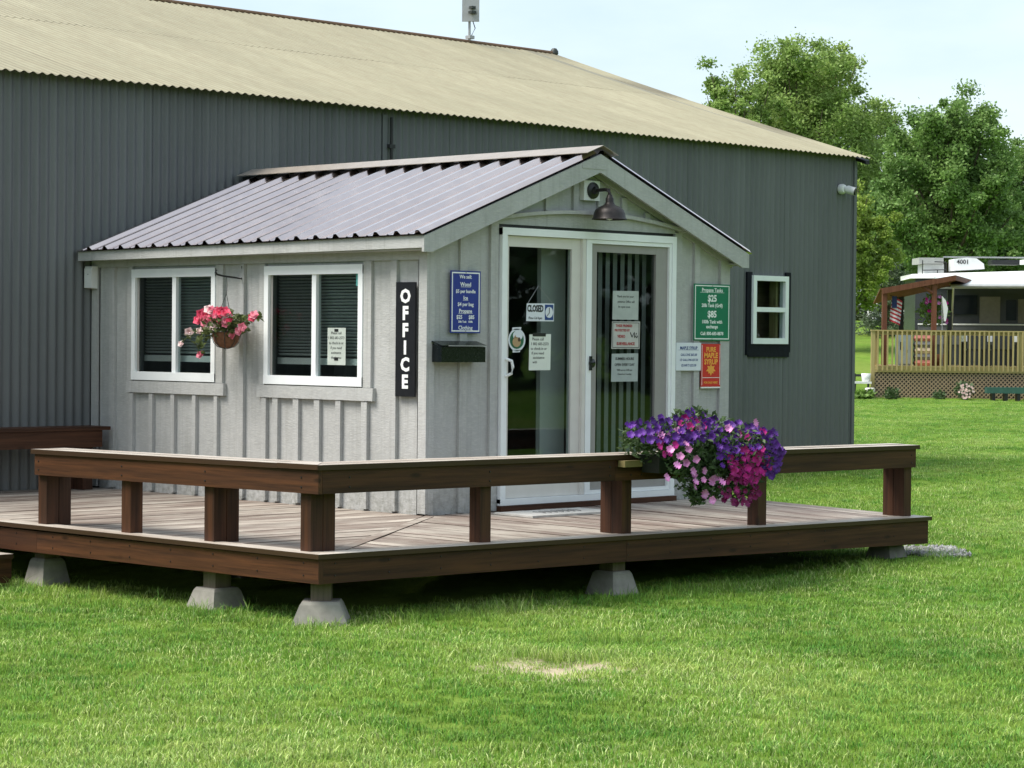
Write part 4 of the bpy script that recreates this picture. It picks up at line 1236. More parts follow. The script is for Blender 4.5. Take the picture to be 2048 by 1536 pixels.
mb = MB().box(2.914, 3.130, -.0333, -.0323, .942, .946).box(2.912, 2.916, -.0333, -.0323, .885, 1.198).box(3.128, 3.132, -.0333, -.0323, .885, 1.198)
mb.box(2.906, 3.138, -.034, -.0262, .861, .872)
build('border', mb, M['letter'], rs)

# OFFICE board
osn = thing('office_sign', (-.03, .175, .82), 'tall black board with white upright letters spelling office at the cabin corner', 'sign')
build('panel', MB().box(-.040, -.026, .078, .276, .822, 1.621), M['sign_black'], osn)
mb = MB()
for ch, z_ in zip('OFFICE', (1.519, 1.400, 1.281, 1.160, 1.042, .922)):
    text_side(mb, ch, .177, z_ , -.0408, .128, bold=.0058, sx=1.0)
build('lettering', mb, M['letter'], osn)

# letterbox
lb = thing('letterbox', (.24, -.07, 1.06), 'black wall letterbox under the blue sign beside the door', 'letterbox')
mb = MB(); mb.prism([(-.002 - .02, 1.066), (-.12, 1.066), (-.12, 1.172), (-.022, 1.196)], 0, .030, .455)
build('box', mb, M['black_gloss'], lb)
mb = MB(); mb.slab([(.024, -.130, 1.178), (.461, -.130, 1.178), (.461, -.022, 1.205), (.024, -.022, 1.205)],
                   [(.024, -.130, 1.184), (.461, -.130, 1.184), (.461, -.022, 1.214), (.024, -.022, 1.214)])
build('lid', mb, M['black_gloss'], lb)
build('lip', MB().box(.085, .458, -.133, -.1305, 1.1775, 1.1835), M['galv'], lb)

# barn lamp in the gable
lp = thing('barn_lamp', (1.61, -.05, 2.33), 'aged bronze barn lamp on a white block in the gable above the door', 'lamp')
build('mounting_block', MB().box(1.535, 1.705, -.045, -.002, 2.262, 2.408), M['white'], lp)
mb = MB(); mb.lathe([(.062, 0), (.060, .012), (.030, .020), (.022, .045), (0, .047)], (1.628, -.0455, 2.335), 22, 'Y')
build('backplate', mb, M['black'], lp, True)
mb = MB(); mb.tube([(1.628, -.08, 2.335), (1.628, -.17, 2.338), (1.628, -.205, 2.332), (1.628, -.215, 2.300), (1.628, -.215, 2.275)], [.013, .013, .016, .014, .016], 12)
build('arm', mb, M['bronze'], lp, True)
mb = MB(); prof = [(.018, .120), (.026, .098), (.030, .092), (.030, .066), (.042, .046), (.078, .030), (.104, .010), (.116, -.018), (.120, -.046), (.132, -.060), (.129, -.063), (.115, -.044), (.110, -.018), (.075, .020), (.03, .04), (.0, .05)]
mb.lathe(prof, (1.628, -.215, 2.178), 32)
build('shade', mb, M['bronze'], lp, True)
mb = MB(); mb.lathe([(0, .02), (.025, .01), (.034, -.02), (.025, -.045), (0, -.055)], (1.628, -.215, 2.165), 14)
build('bulb', mb, M['white'], lp, True)

# white meter box at the left corner
eb = thing('junction_box', (-.04, 3.91, 1.6), 'small white plastic box at the top left corner of the cabin', 'box')
mb = MB(); mb.prism([(-.085, 1.612), (-.024, 1.605), (-.024, 1.785), (-.075, 1.785), (-.085, 1.765)], 1, 3.862, 3.960)
build('housing', mb, M['white'], eb)
mb = MB(); mb.lathe([(.006, 0), (.005, .003), (0, .003)], (-.0852, 3.91, 1.72), 8, 'X')
build('screw', mb, M['galv'], eb)

# notices on the glass
def note(name, label, x0, x1, z0, z1, lines, face=None, ink=None, y=-.0065, cat='notice', skew=.004):
    s = thing(name, ((x0 + x1) / 2, y, z0), label, cat)
    face = face or M['paper']; ink = ink or M['ink']
    build('sheet', MB().slab([(x0, y, z0), (x1, y, z0 + skew * .3), (x1, y + .0008, z0 + skew * .3), (x0, y + .0008, z0)][::-1],
                             [(x0 + skew, y, z1), (x1 + skew, y, z1 + skew), (x1 + skew, y + .0008, z1 + skew), (x0 + skew, y + .0008, z1)][::-1]), face, s)
    mb = MB()
    for t, xx, z_, sz, kw in lines: text_front(mb, t, xx, z_, y - .0007, sz, **kw)
    if mb.v: build('lettering', mb, ink, s)
    return s
cs = note('closed_sign', 'white closed sign with a clock face hanging on a cord inside the left door pane', .975, 1.262, 1.362, 1.490,
     [('CLOSED', 1.068, 1.452, .066, dict(bold=.003, sx=.68)), ('Please Call Again', 1.068, 1.385, .026, dict(shear=.3, sx=.8))], M['sign_white'], M['ink'], y=-.0085)
mb = MB(); mb.box(1.168, 1.256, -.0098, -.0088, 1.372, 1.484)
build('clock_panel', mb, M['blue_ink'], cs)
mb = MB(); mb.lathe([(.040, 0), (.040, .001), (0, .001)], (1.212, -.0099, 1.428), 24, 'Y')
build('clock_face', mb, M['sign_white'], cs)
mb = MB(); mb.box(1.209, 1.215, -.0122, -.0112, 1.42, 1.463).slab([(1.21, -.0122, 1.425), (1.216, -.0122, 1.428), (1.216, -.0112, 1.428), (1.21, -.0112, 1.425)], [(1.188, -.0122, 1.405), (1.192, -.0122, 1.400), (1.192, -.0112, 1.400), (1.188, -.0112, 1.405)])
build('clock_hand', mb, M['ink'], cs)
mb = MB(); mb.tube([(.99, -.008, 1.490), (1.10, -.008, 1.62), (1.25, -.008, 1.492)], .0018, 5)
build('cord', mb, M['galv'], cs)
note('phone_notice', 'pale handwritten notice with a black tape strip on the left door pane', 1.008, 1.233, 1.006, 1.266, [
    ('Please call', 1.10, 1.232, .030, {}), ('1 802 683-2573', 1.12, 1.197, .029, {}), ('to check in or', 1.11, 1.163, .029, {}), ('if you need', 1.10, 1.130, .029, {}),
    ('assistance', 1.11, 1.098, .030, {}), ('with', 1.07, 1.065, .026, {})])
bpy.data.objects['phone_notice']
build('tape', MB().box(1.045, 1.180, -.0092, -.0072, 1.252, 1.277), M['black'], bpy.data.objects['phone_notice'])
yq = -.0080
note('plain_notice', 'topmost faded notice with three short lines on the right door pane', 1.898, 2.188, 1.385, 1.600, [
    ('Thank you for your', 2.04, 1.560, .024, {}), ('patience. Office will', 2.05, 1.520, .024, {}), ('be open soon', 2.03, 1.482, .024, {})], plain('dim_paper', (.42, .46, .44), .8), y=yq)
sv = note('surveillance_notice', 'notice with red lettering inside a dark border in the middle of the right door pane', 1.892, 2.208, 1.165, 1.370, [
    ('THESE PREMISES', 2.03, 1.338, .026, dict(bold=.0009)), ('PROTECTED BY', 2.01, 1.304, .024, dict(bold=.0009)), ('VIDEO', 2.00, 1.258, .030, dict(bold=.0012)), ('SURVEILLANCE', 2.05, 1.203, .030, dict(bold=.0012))],
    plain('dim_paper_b', (.50, .50, .47), .8), M['red_ink'], y=yq)
mb = MB(); a0, a1, c0, c1 = 1.902, 2.200, 1.173, 1.364
mb.box(a0, a1, yq - .0016, yq - .0002, c1 - .004, c1).box(a0, a1, yq - .0016, yq - .0002, c0, c0 + .004).box(a0, a0 + .004, yq - .0016, yq - .0002, c0 + .004, c1 - .004).box(a1 - .004, a1, yq - .0016, yq - .0002, c0 + .004, c1 - .004)
mb.tube([(2.10, yq - .001, 1.29), (2.12, yq - .001, 1.255), (2.145, yq - .001, 1.29), (2.15, yq - .001, 1.25)], .004, 5).tube([(2.17, yq - .001, 1.285), (2.16, yq - .001, 1.26), (2.175, yq - .001, 1.25), (2.182, yq - .001, 1.265)], .004, 5)
build('border', mb, M['ink'], sv)
note('hours_notice', 'lowest faded notice headed summer hours on the right door pane', 1.892, 2.190, .918, 1.128, [
    ('SUMMER HOURS', 2.04, 1.090, .028, dict(bold=.0006)), ('OPEN EVERY DAY', 2.04, 1.045, .028, dict(bold=.0006)), ('9:00 am to 5:00 pm', 2.04, 1.005, .022, {}), ('Closed on Tuesday', 2.04, .975, .020, {})],
    plain('dim_paper_c', (.38, .43, .42), .8), y=yq)
# sticker
stk = thing('round_sticker', (.885, -.01, 1.13), 'round white edged sticker with a tan and green emblem on the left door pane', 'sticker')
def disc(cx, cz, rx_, rz_, y_, n=20, squash=None):
    m_ = MB(); m_.prism([(cx + rx_ * math.cos(t), cz + rz_ * math.sin(t)) for t in np.linspace(0, 2 * math.pi, n, endpoint=False)], 1, y_ - .0006, y_); return m_
mb = disc(.885, 1.225, .088, .082, -.0045); mb.prism([(.835, 1.295), (.925, 1.300), (.930, 1.318), (.838, 1.314)], 1, -.0051, -.0045)
mb.prism([(.842, 1.134), (.918, 1.137), (.918, 1.153), (.842, 1.150)], 1, -.0051, -.0045)
build('backing', mb, M['sign_white'], stk)
build('ground_print', disc(.884, 1.226, .072, .066, -.0053), plain('sticker_green', (.02, .12, .06), .5), stk)
build('white_print', disc(.893, 1.258, .050, .036, -.0061), M['sign_white'], stk)
mb = disc(.880, 1.210, .042, .036, -.0069); mb.prism([(.85, 1.235), (.865, 1.262), (.88, 1.24)], 1, -.0075, -.0069)
build('tan_print', mb, plain('sticker_tan', (.45, .30, .16), .5), stk)
build('brown_print', disc(.905, 1.228, .013, .016, -.0077), plain('sticker_brown', (.08, .04, .02), .5), stk)
# notice and label in the second side window
nw = thing('window_notice', (.0, .95, 1.03), 'pale handwritten notice taped inside the right side window', 'notice')
build('sheet', MB().box(-.0010, -.0002, .850, 1.048, 1.032, 1.300), plain('dim_note_paper', (.45, .50, .46), .8), nw)
mb = MB()
for t, z_ in (('Please call', 1.262), ('1 802 683-2573', 1.227), ('to check in or', 1.190), ('if you need', 1.155), ('assistance', 1.120), ('thank you', 1.085)):
    text_side(mb, t, .952, z_, -.0016, .028)
build('lettering', mb, M['ink'], nw)
build('tape', MB().box(-.003, -.0018, .930, .972, 1.272, 1.292).box(-.003, -.0018, .930, .972, 1.064, 1.086), M['black'], nw)
tw = thing('teal_label', (0, .71, 1.6), 'small teal label in the top corner of the right side window', 'label')
build('sheet', MB().box(-.001, -.0002, .700, .742, 1.600, 1.686), plain('teal_card', (.10, .42, .40), .7), tw)

# ------------------------------------------------------------------ flowers
def petunia_mesh(name, mat, r=.030, lobes=5, depth=.014, throat=None):
    V = [(0, 0, -depth)]; F = []
    n = lobes * 4
    for k_ in range(n):
        t = 2 * math.pi * k_ / n
        rr = r * .45
        V.append((rr * math.cos(t), rr * math.sin(t), -depth * .25))
    for k_ in range(n):
        t = 2 * math.pi * k_ / n
        q = abs(math.cos(lobes * t / 2))
        rr = r * (.80 + .20 * q)
        V.append((rr * math.cos(t), rr * math.sin(t), .010 * math.sin(2 * lobes * t + 1) + .003))
    for k_ in range(n):
        k2 = (k_ + 1) % n
        F.append((0, 1 + k_, 1 + k2)); F.append((1 + k_, 1 + n + k_, 1 + n + k2, 1 + k2))
    me = bpy.data.meshes.new(name); me.from_pydata(V, [], F)
    for p in me.polygons: p.use_smooth = True
    me.materials.append(mat)
    return me

def leaves(P, size, mat, name, parent, jitter=.6, ratio=.45):
    """one leaf blade (folded quad pair) per point"""
    n = len(P)
    t = RNG.uniform(0, 2 * np.pi, n); el = RNG.uniform(-.5, 1.0, n)
    d = np.stack([np.cos(t) * np.cos(el), np.sin(t) * np.cos(el), np.sin(el)], 1)
    r_ = RNG.normal(size=(n, 3)); s_ = np.cross(d, r_); s_ /= np.linalg.norm(s_, axis=1, keepdims=True)
    nn_ = np.cross(d, s_)
    L_ = size * RNG.uniform(1 - jitter / 2, 1 + jitter / 2, n)[:, None]
    a0 = P; a1 = P + d * L_ * .5 + s_ * L_ * ratio * .5 + nn_ * L_ * .08; a2 = P + d * L_ + nn_ * -.1 * L_; a3 = P + d * L_ * .5 - s_ * L_ * ratio * .5 + nn_ * L_ * .08
    V = np.stack([a0, a1, a2, a3], 1).reshape(-1, 3)
    i = np.arange(n) * 4
    F = np.stack([i, i + 1, i + 2, i + 3], 1)
    return npmesh(name, V, F, mat, parent)

pl = thing('petunia_planter', (.6, -2.02, .33), 'long planter of purple, magenta and pale pink petunias spilling over the bench front', 'planter')
mb = MB(); mb.slab([(.14, -2.05, .385), (1.15, -2.05, .385), (1.15, -1.905, .385), (.14, -1.905, .385)], [(.10, -2.08, .50), (1.19, -2.08, .50), (1.19, -1.90, .50), (.10, -1.90, .50)])
build('box', mb, plain('dark_green_planter', (.006, .012, .009), .6), pl)
build('bracket', MB().box(-.09, .09, -1.945, -1.885, .425, .466), plain('dull_yellow_wood', (.20, .16, .06), .8), pl)
P = []
def blob(n, x0, x1, z0, z1, y0, y1, lim=None):
    out_ = []
    while len(out_) < n:
        a_, b_, c_ = random.uniform(-1, 1), random.uniform(-1, 1), random.uniform(-1, 1)
        if a_ * a_ + b_ * b_ + c_ * c_ > 1: continue
        out_.append(((x0 + x1) / 2 + a_ * (x1 - x0) / 2, (y0 + y1) / 2 + b_ * (y1 - y0) / 2, (z0 + z1) / 2 + c_ * (z1 - z0) / 2))
    return out_
P += blob(2600, -.12, 1.36, .40, .74, -2.18, -1.74)
P += blob(500, -.14, .40, .54, .70, -2.10, -1.84)
P += blob(1500, .45, 1.36, .32, .66, -2.22, -1.95)
P += blob(700, .25, .85, .18, .50, -2.20, -2.02)
P += blob(500, .70, 1.15, .18, .42, -2.20, -2.00)
P += blob(260, .10, .50, .36, .56, -2.17, -2.08)
P += blob(260, .38, .62, .17, .34, -2.16, -2.06)
P += blob(300, .45, .80, .66, .79, -2.05, -1.85)
tag(leaves(np.array(P), .042, M['leaf_plant'], 'foliage', pl, ratio=.5), kind='stuff')
PM = {k_: petunia_mesh(k_ + '_flower', M['pet_' + k_], r_) for k_, r_ in (('purple', .031), ('magenta', .030), ('pink', .031), ('dark', .026))}
def flower(kind, x_, z_, yf=None, parent=pl, PMx=PM, tilt=1.0, sc_=1.0):
    if yf is None:
        # front surface of the flower mass at this spot
        k_ = 1 - min(1, ((x_ - .62) / .85) ** 2)
        top_ = max(0.0, (z_ - .52) / .25)
        yf = -2.10 - .10 * k_ ** .5 + .22 * min(1, top_) ** 1.5 + random.uniform(-.02, .03)
    o = link('flower', PMx[kind], parent)
    w_ = worldloc(parent)
    o.location = (x_ - w_.x, yf - w_.y, z_ - w_.z)
    d = Vector((-.35 + random.uniform(-.6, .6), -1 + random.uniform(-.3, .3), random.uniform(-.15, .95)))
    o.rotation_euler = d.to_track_quat('Z', 'Y').to_euler()
    s_ = random.uniform(.72, 1.12) * sc_
    o.scale = (s_, s_, s_ * random.uniform(.7, 1.2))
    return o
def put(kind, n, x0, x1, z0, z1, mind=.030, **k_):
    done = []
    tries = 0
    while len(done) < n and tries < n * 30:
        tries += 1
        t = random.uniform(0, 6.283); r_ = math.sqrt(random.random())
        x_ = (x0 + x1) / 2 + math.cos(t) * r_ * (x1 - x0) / 2; z_ = (z0 + z1) / 2 + math.sin(t) * r_ * (z1 - z0) / 2
        if any((x_ - a_) ** 2 + (z_ - b_) ** 2 < mind * mind for a_, b_ in done): continue
        done.append((x_, z_)); flower(kind, x_, z_, **k_)
put('purple', 50, -.20, .62, .58, .74, .034)
put('purple', 14, .42, .80, .66, .78, .034)
put('purple', 58, .52, 1.36, .50, .70, .036)
put('purple', 24, 1.12, 1.40, .33, .56, .036)
put('purple', 10, .60, .95, .40, .55, .05)
put('magenta', 62, .70, 1.20, .31, .55, .030)
put('magenta', 9, .30, .62, .66, .73, .04)
put('magenta', 5, -.02, .20, .50, .60, .04)
put('magenta', 7, .85, 1.30, .58, .66, .05)
put('dark', 40, .62, 1.06, .16, .37, .028, sc_=.95)
for x_, z_ in ((.10, .545), (.19, .50), (.14, .445), (.27, .455), (.06, .37), (.33, .40), (.38, .475), (.27, .545), (.23, .58), (.34, .335), (.42, .345), (.37, .375), (.36, .30), (.45, .40), (.56, .33), (.63, .325), (.60, .345), (.46, .25), (.52, .21)):
    flower('pink', x_ - .02, z_, yf=-2.20 + random.uniform(-.02, .02), sc_=1.0)
put('pink', 4, .30, .60, .66, .75, .06); put('pink', 6, .78, 1.30, .60, .70, .06); put('pink', 4, .0, .3, .62, .68, .06)

pl.scale = (.91, 1, 1); pl.location.x = .535

# hanging basket
bk = thing('hanging_basket', (-.19, 1.985, 1.14), 'hanging basket of pink and white begonias on a black bracket between the side windows', 'flower basket')
mb = MB(); mb.tube([(-.026, 2.006, 1.76), (-.026, 2.006, 1.664), (-.10, 2.006, 1.672), (-.20, 2.006, 1.680), (-.262, 2.006, 1.690), (-.278, 2.006, 1.708), (-.268, 2.006, 1.724)], .0075, 6)
build('bracket', mb, M['black'], bk, True)
bx_, by_ = -.19, 1.985
mb = MB()
for k_ in range(3):
    t = k_ * 2.094 + .4
    mb.tube([(bx_, by_, 1.55), (bx_ + .107 * math.cos(t), by_ + .107 * math.sin(t), 1.265)], .0022, 5)
mb.tube([(bx_, by_, 1.672), (bx_ + .004, by_, 1.61), (bx_, by_, 1.55)], .0028, 5)
build('chain', mb, M['wire'], bk)
mb = MB(); mb.lathe([(.108, 0), (.104, -.03), (.090, -.075), (.062, -.105), (.030, -.118), (0, -.12), (0, -.03), (.095, -.01), (.108, 0)], (bx_, by_, 1.262), 24)
build('liner', mb, M['coir'], bk, True)
mb = MB()
for k_ in range(8):
    t = k_ * math.pi / 4
    mb.tube([(bx_ + r_ * math.cos(t), by_ + r_ * math.sin(t), 1.262 + h_) for r_, h_ in ((.112, .003), (.108, -.03), (.094, -.077), (.064, -.109), (.01, -.123))], .0028, 5)
mb.tube([(bx_ + .112 * math.cos(t), by_ + .112 * math.sin(t), 1.264) for t in np.linspace(0, 6.283, 20)], .003, 5)
build('wire_frame', mb, M['wire'], bk)
P = blob(420, bx_ - .17, bx_ + .15, 1.20, 1.42, by_ - .20, by_ + .20)
def trail(pts_, n, s_):
    out_ = []
    for _ in range(n):
        t = random.random() * (len(pts_) - 1); i_ = int(t); f_ = t - i_
        a_, b_ = Vector(pts_[i_]), Vector(pts_[min(i_ + 1, len(pts_) - 1)])
        q = a_.lerp(b_, f_); out_.append((q.x + random.gauss(0, s_), q.y + random.gauss(0, s_), q.z + random.gauss(0, s_)))
    return out_
TR = [[(-.21, 2.12, 1.27), (-.22, 2.26, 1.26), (-.22, 2.40, 1.23), (-.22, 2.50, 1.18)], [(-.23, 2.16, 1.26), (-.24, 2.24, 1.18), (-.24, 2.26, 1.10)],
      [(-.18, 1.86, 1.33), (-.16, 1.74, 1.36), (-.15, 1.62, 1.39)]]
for tr in TR: P += trail(tr, 26, .014)
tag(leaves(np.array(P), .050, M['leaf_begonia'], 'foliage', bk, ratio=.62), kind='stuff')
mb = MB()
for tr in TR: mb.tube(tr, .003, 5)
build('stem', mb, M['leaf_begonia'], bk)
def begonia_mesh(name, mat):
    V = []; F = []
    for layer, (n, r_, lift_) in enumerate(((5, .034, 0), (4, .024, .008), (3, .014, .014))):
        for k_ in range(n):
            t = 2 * math.pi * k_ / n + layer * .6
            d = Vector((math.cos(t), math.sin(t), .15 + .5 * layer)).normalized(); s_ = Vector((-math.sin(t), math.cos(t), 0))
            b_ = len(V); o_ = Vector((0, 0, lift_))
            V += [o_, o_ + d * r_ * .55 + s_ * r_ * .5, o_ + d * r_, o_ + d * r_ * .55 - s_ * r_ * .5]
            F.append((b_, b_ + 1, b_ + 2, b_ + 3))
    me = bpy.data.meshes.new(name); me.from_pydata([tuple(v) for v in V], [], F); me.materials.append(mat); return me
BMm = {'pink': begonia_mesh('begonia_flower', M['beg_pink']), 'white': begonia_mesh('begonia_flower_pale', M['beg_white'])}
BMm['deep'] = begonia_mesh('begonia_flower_deep', petal('begonia_deep_petals', (.55, .012, .06), (.80, .08, .17)))
def beg(kind, y_, z_, x_=None):
    o = link('flower', BMm[kind], bk)
    if x_ is None: x_ = bx_ - .13 + random.uniform(0, .05)
    o.location = (x_ - bk.location.x, y_ - bk.location.y, z_ - bk.location.z)
    d = Vector((-1 + random.uniform(-.4, .4), -.7 + random.uniform(-.6, .6), random.uniform(0, .9)))
    o.rotation_euler = d.to_track_quat('Z', 'Y').to_euler(); s_ = random.uniform(.85, 1.25); o.scale = (s_, s_, s_)
for _ in range(64):
    t = random.uniform(0, 6.283); r_ = math.sqrt(random.random())
    y_ = 2.0 + .185 * r_ * math.cos(t); z_ = 1.365 + .072 * r_ * math.sin(t)
    beg(random.choice(('pink', 'deep', 'pink', 'deep', 'white')), y_, z_)
for y_, z_, k_ in ((2.50, 1.17, 'white'), (2.26, 1.09, 'pink'), (2.40, 1.26, 'white'), (2.27, 1.27, 'white'), (1.62, 1.39, 'pink'), (1.64, 1.37, 'deep'), (1.80, 1.27, 'pink'), (1.88, 1.24, 'pink'), (1.95, 1.24, 'deep'), (1.76, 1.30, 'pink')):
    beg(k_, y_, z_, -.22)

# ------------------------------------------------------------------ trees
def tree(name, u, d, base, top, rad, label, leafm, n_clump, per, leaf, group=None, cat='tree', crown_lo=.28, trunk_r=.22, lumps=None, seed=1, squash=1.0):
    """a broadleaf tree: tapered trunk, limbs reaching leaf clumps, leaves one by one"""
    rg = np.random.default_rng(seed)
    x0, y0 = fb(u, d)
    H = top - base
    t = thing(name, (x0, y0, base), label, cat, group)
    # ascending boughs, each with side sprays: clumps sit along the boughs, leaves thin out towards their tips
    boughs = []
    nb = (lumps or 7) * 3
    for i in range(nb):
        a_ = i * 2.4 + rg.uniform(-.5, .5); f_ = (i + .5) / nb
        z0 = base + H * (.12 + .42 * f_)
        up_ = rg.uniform(.30, .55) + .5 * f_
        reach = rad * (1.0 - .68 * f_ ** 1.7) * rg.uniform(.80, 1.12)
        zt = min(top - H * rg.uniform(0, .10), z0 + H * up_ * .62 + reach * .10)
        if f_ > .93: zt = top - H * rg.uniform(0, .04)
        boughs.append((np.array([x0, y0, z0]), np.array([x0 + reach * np.cos(a_), y0 + reach * np.sin(a_), zt])))
    C = []; SZ = []
    for j in range(n_clump):
        p_, q_ = boughs[rg.integers(nb)]
        k_ = rg.uniform(.28, 1.02) ** .8
        c_ = p_ + (q_ - p_) * k_
        sp_ = rad * (.30 - .17 * k_)
        c_ = c_ + rg.normal(0, 1, 3) * np.array([sp_, sp_, sp_ * .75])
        c_[2] = max(c_[2], base + H * crown_lo * .45)
        C.append(c_); SZ.append(rad * rg.uniform(.07, .17) * (1.15 - .45 * k_))
    C = np.array(C); SZ = np.array(SZ)
    N = n_clump * per
    ci = rg.integers(0, n_clump, N)
    off_ = rg.normal(size=(N, 3)) * .62
    P_ = C[ci] + off_ * SZ[ci][:, None] * np.array([1.1, 1.1, .8])
    th = rg.uniform(0, 2 * np.pi, N); el = rg.normal(-.1, .6, N)
    dd_ = np.stack([np.cos(th) * np.cos(el), np.sin(th) * np.cos(el), np.sin(el)], 1)
    r0 = rg.normal(size=(N, 3)); s_ = np.cross(dd_, r0); s_ /= np.linalg.norm(s_, axis=1, keepdims=True)
    l_ = leaf * rg.uniform(.55, 1.25, (N, 1))
    V = np.stack([P_, P_ + dd_ * l_ * .5 + s_ * l_ * .32, P_ + dd_ * l_, P_ + dd_ * l_ * .5 - s_ * l_ * .32], 1).reshape(-1, 3)
    i = np.arange(N) * 4
    tag(npmesh('crown', V, np.stack([i, i + 1, i + 2, i + 3], 1), leafm, t), kind='stuff')
    mb = MB()
    mb.tube([(x0, y0, base - .3), (x0 + .05, y0, base + H * .2), (x0 - .1, y0 + .1, base + H * .45), (x0 + .05, y0, base + H * .8)], [trunk_r * 1.3, trunk_r, trunk_r * .7, trunk_r * .15], 9)
    build('trunk', mb, M['bark'], t, True)
    for (p_, q_) in boughs:
        m_ = p_ + (q_ - p_) * .5 + np.array([0, 0, -.03 * H])
        build('limb', MB().tube([tuple(p_), tuple(m_), tuple(q_)], [trunk_r * .42, trunk_r * .24, .015], 5), M['bark'], t, True)
    return t

def px(u_, d):        # design helper: photo column -> metres right of the view axis at distance d
    return (u_ - 1024) / 4726.0 * d
def pz(v_, u_, d):
    return 1.2308 + (668 + u_ * .0095 - v_) / 4726.0 * d
G1 = 'broadleaf trees behind the shed and the campsite'
def T(name, u_, v_, r_px, d, lab, mat, nc, per, leaf, seed, **k_):
    return tree(name, px(u_, d), d, float(gz(*fb(px(u_, d), d))), pz(v_, u_, d), r_px / 4726 * d, lab, mat, nc, per, leaf, G1, seed=seed, **k_)
T('broadleaf_tree', 1600, 88, 178, 112, 'tallest bright green tree rising behind the right end of the shed roof', M['leaf_bright'], 420, 230, .17, 4, lumps=9)
T('broadleaf_tree', 1465, 138, 118, 108, 'bright green tree just above the shed roof slope, left of the tallest tree', M['leaf_bright'], 190, 210, .16, 17, lumps=8)
T('broadleaf_tree', 1735, 200, 105, 122, 'mid green tree between the tallest tree and the dark tree above the campsite', M['leaf_bright'], 200, 230, .18, 13, lumps=6)
T('broadleaf_tree', 1895, 205, 150, 98, 'broad deep green tree behind the camper roof', M['leaf_dark'], 400, 250, .155, 21, lumps=9)
T('broadleaf_tree', 2062, 290, 120, 118, 'dark green tree cut by the right edge of the view', M['leaf_dark'], 220, 240, .18, 33, lumps=6)
T('broadleaf_tree', 1698, 368, 88, 76, 'yellow green young tree right beside the shed corner', M['leaf_yellow'], 220, 230, .11, 41, lumps=6, crown_lo=.55, trunk_r=.1)
T('broadleaf_tree', 1800, 390, 100, 106, 'lower deep green tree between the yellow green tree and the camper', M['leaf_dark'], 220, 240, .17, 55, lumps=6, crown_lo=.05)
T('broadleaf_tree', 1965, 390, 110, 112, 'lower deep green tree behind the camper roof at the far right', M['leaf_dark'], 220, 240, .18, 57, lumps=6, crown_lo=.05)
# spruce
def spruce(u_, v_, d, seed, label):
    rg = np.random.default_rng(seed)
    x0, y0 = fb(px(u_, d), d); base = float(gz(x0, y0)); top = pz(v_, u_, d); H = top - base
    t = thing('spruce_tree', (x0, y0, base), label, 'tree')
    build('trunk', MB().tube([(x0, y0, base - .2), (x0, y0, top)], [.14, .01], 7), M['bark'], t)
    P_ = []; D_ = []
    for i in range(150):
        h_ = rg.uniform(.03, .98); z_ = base + H * h_; R_ = H * .42 * (1 - h_) + .15; a_ = rg.uniform(0, 6.283)
        n_ = 85
        s_ = rg.uniform(.05, 1, n_); 
        q = np.stack([x0 + np.cos(a_) * R_ * s_ + rg.normal(0, .08, n_), y0 + np.sin(a_) * R_ * s_ + rg.normal(0, .08, n_), z_ - .12 * R_ * s_ + rg.normal(0, .04, n_)], 1)
        P_.append(q)
    P_ = np.concatenate(P_)
    tag(leaves(P_, .14, M['leaf_spruce'], 'crown', t, ratio=.22), kind='stuff')
spruce(1775, 492, 82, 5, 'small blue green spruce behind the porch roof')
# distant wood closing the view, and the wood across the lawn behind the viewpoint
def wood_mass(name, us_, ds_, hs_, n, leaf, mat, label, seed, polar=None):
    rg = np.random.default_rng(seed)
    if polar is None:
        u_ = rg.uniform(*us_, n); d_ = rg.uniform(*ds_, n)
        x_, y_ = fb(u_, d_)
    else:
        a_ = rg.uniform(*polar, n); r_ = rg.uniform(*ds_, n)
        u_ = a_ * 40
        x_, y_ = CAM.x + r_ * np.cos(a_), CAM.y + r_ * np.sin(a_)
    top = hs_[0] + (hs_[1] - hs_[0]) * (.5 + .28 * np.sin(u_ * .55) + .22 * np.sin(u_ * 1.37 + 2))
    z_ = gz(x_, y_) + top * rg.uniform(0, 1, n) ** .7
    P_ = np.stack([x_, y_, z_], 1) + rg.normal(0, .3, (n, 3))
    th = rg.uniform(0, 2 * np.pi, n); el = rg.normal(0, .5, n)
    dd_ = np.stack([np.cos(th) * np.cos(el), np.sin(th) * np.cos(el), np.sin(el)], 1)
    s_ = np.cross(dd_, rg.normal(size=(n, 3))); s_ /= np.linalg.norm(s_, axis=1, keepdims=True)
    l_ = leaf * rg.uniform(.6, 1.35, (n, 1))
    V = np.stack([P_, P_ + dd_ * l_ * .5 + s_ * l_ * .34, P_ + dd_ * l_, P_ + dd_ * l_ * .5 - s_ * l_ * .34], 1).reshape(-1, 3)
    i = np.arange(n) * 4
    return tag(npmesh(name, V, np.stack([i, i + 1, i + 2, i + 3], 1), mat), label, 'wood', kind='stuff')
wood_mass('far_wood', (-75, 95), (132, 150), (6, 9.5), 150000, .46, M['leaf_far'], 'dark green wood far beyond the campsite', 3)
wood_mass('far_wood', None, (55, 75), (7, 12), 110000, .9, M['leaf_far'], 'wood across the lawn mirrored dimly in the office glass', 6, polar=(R(72), R(378)))

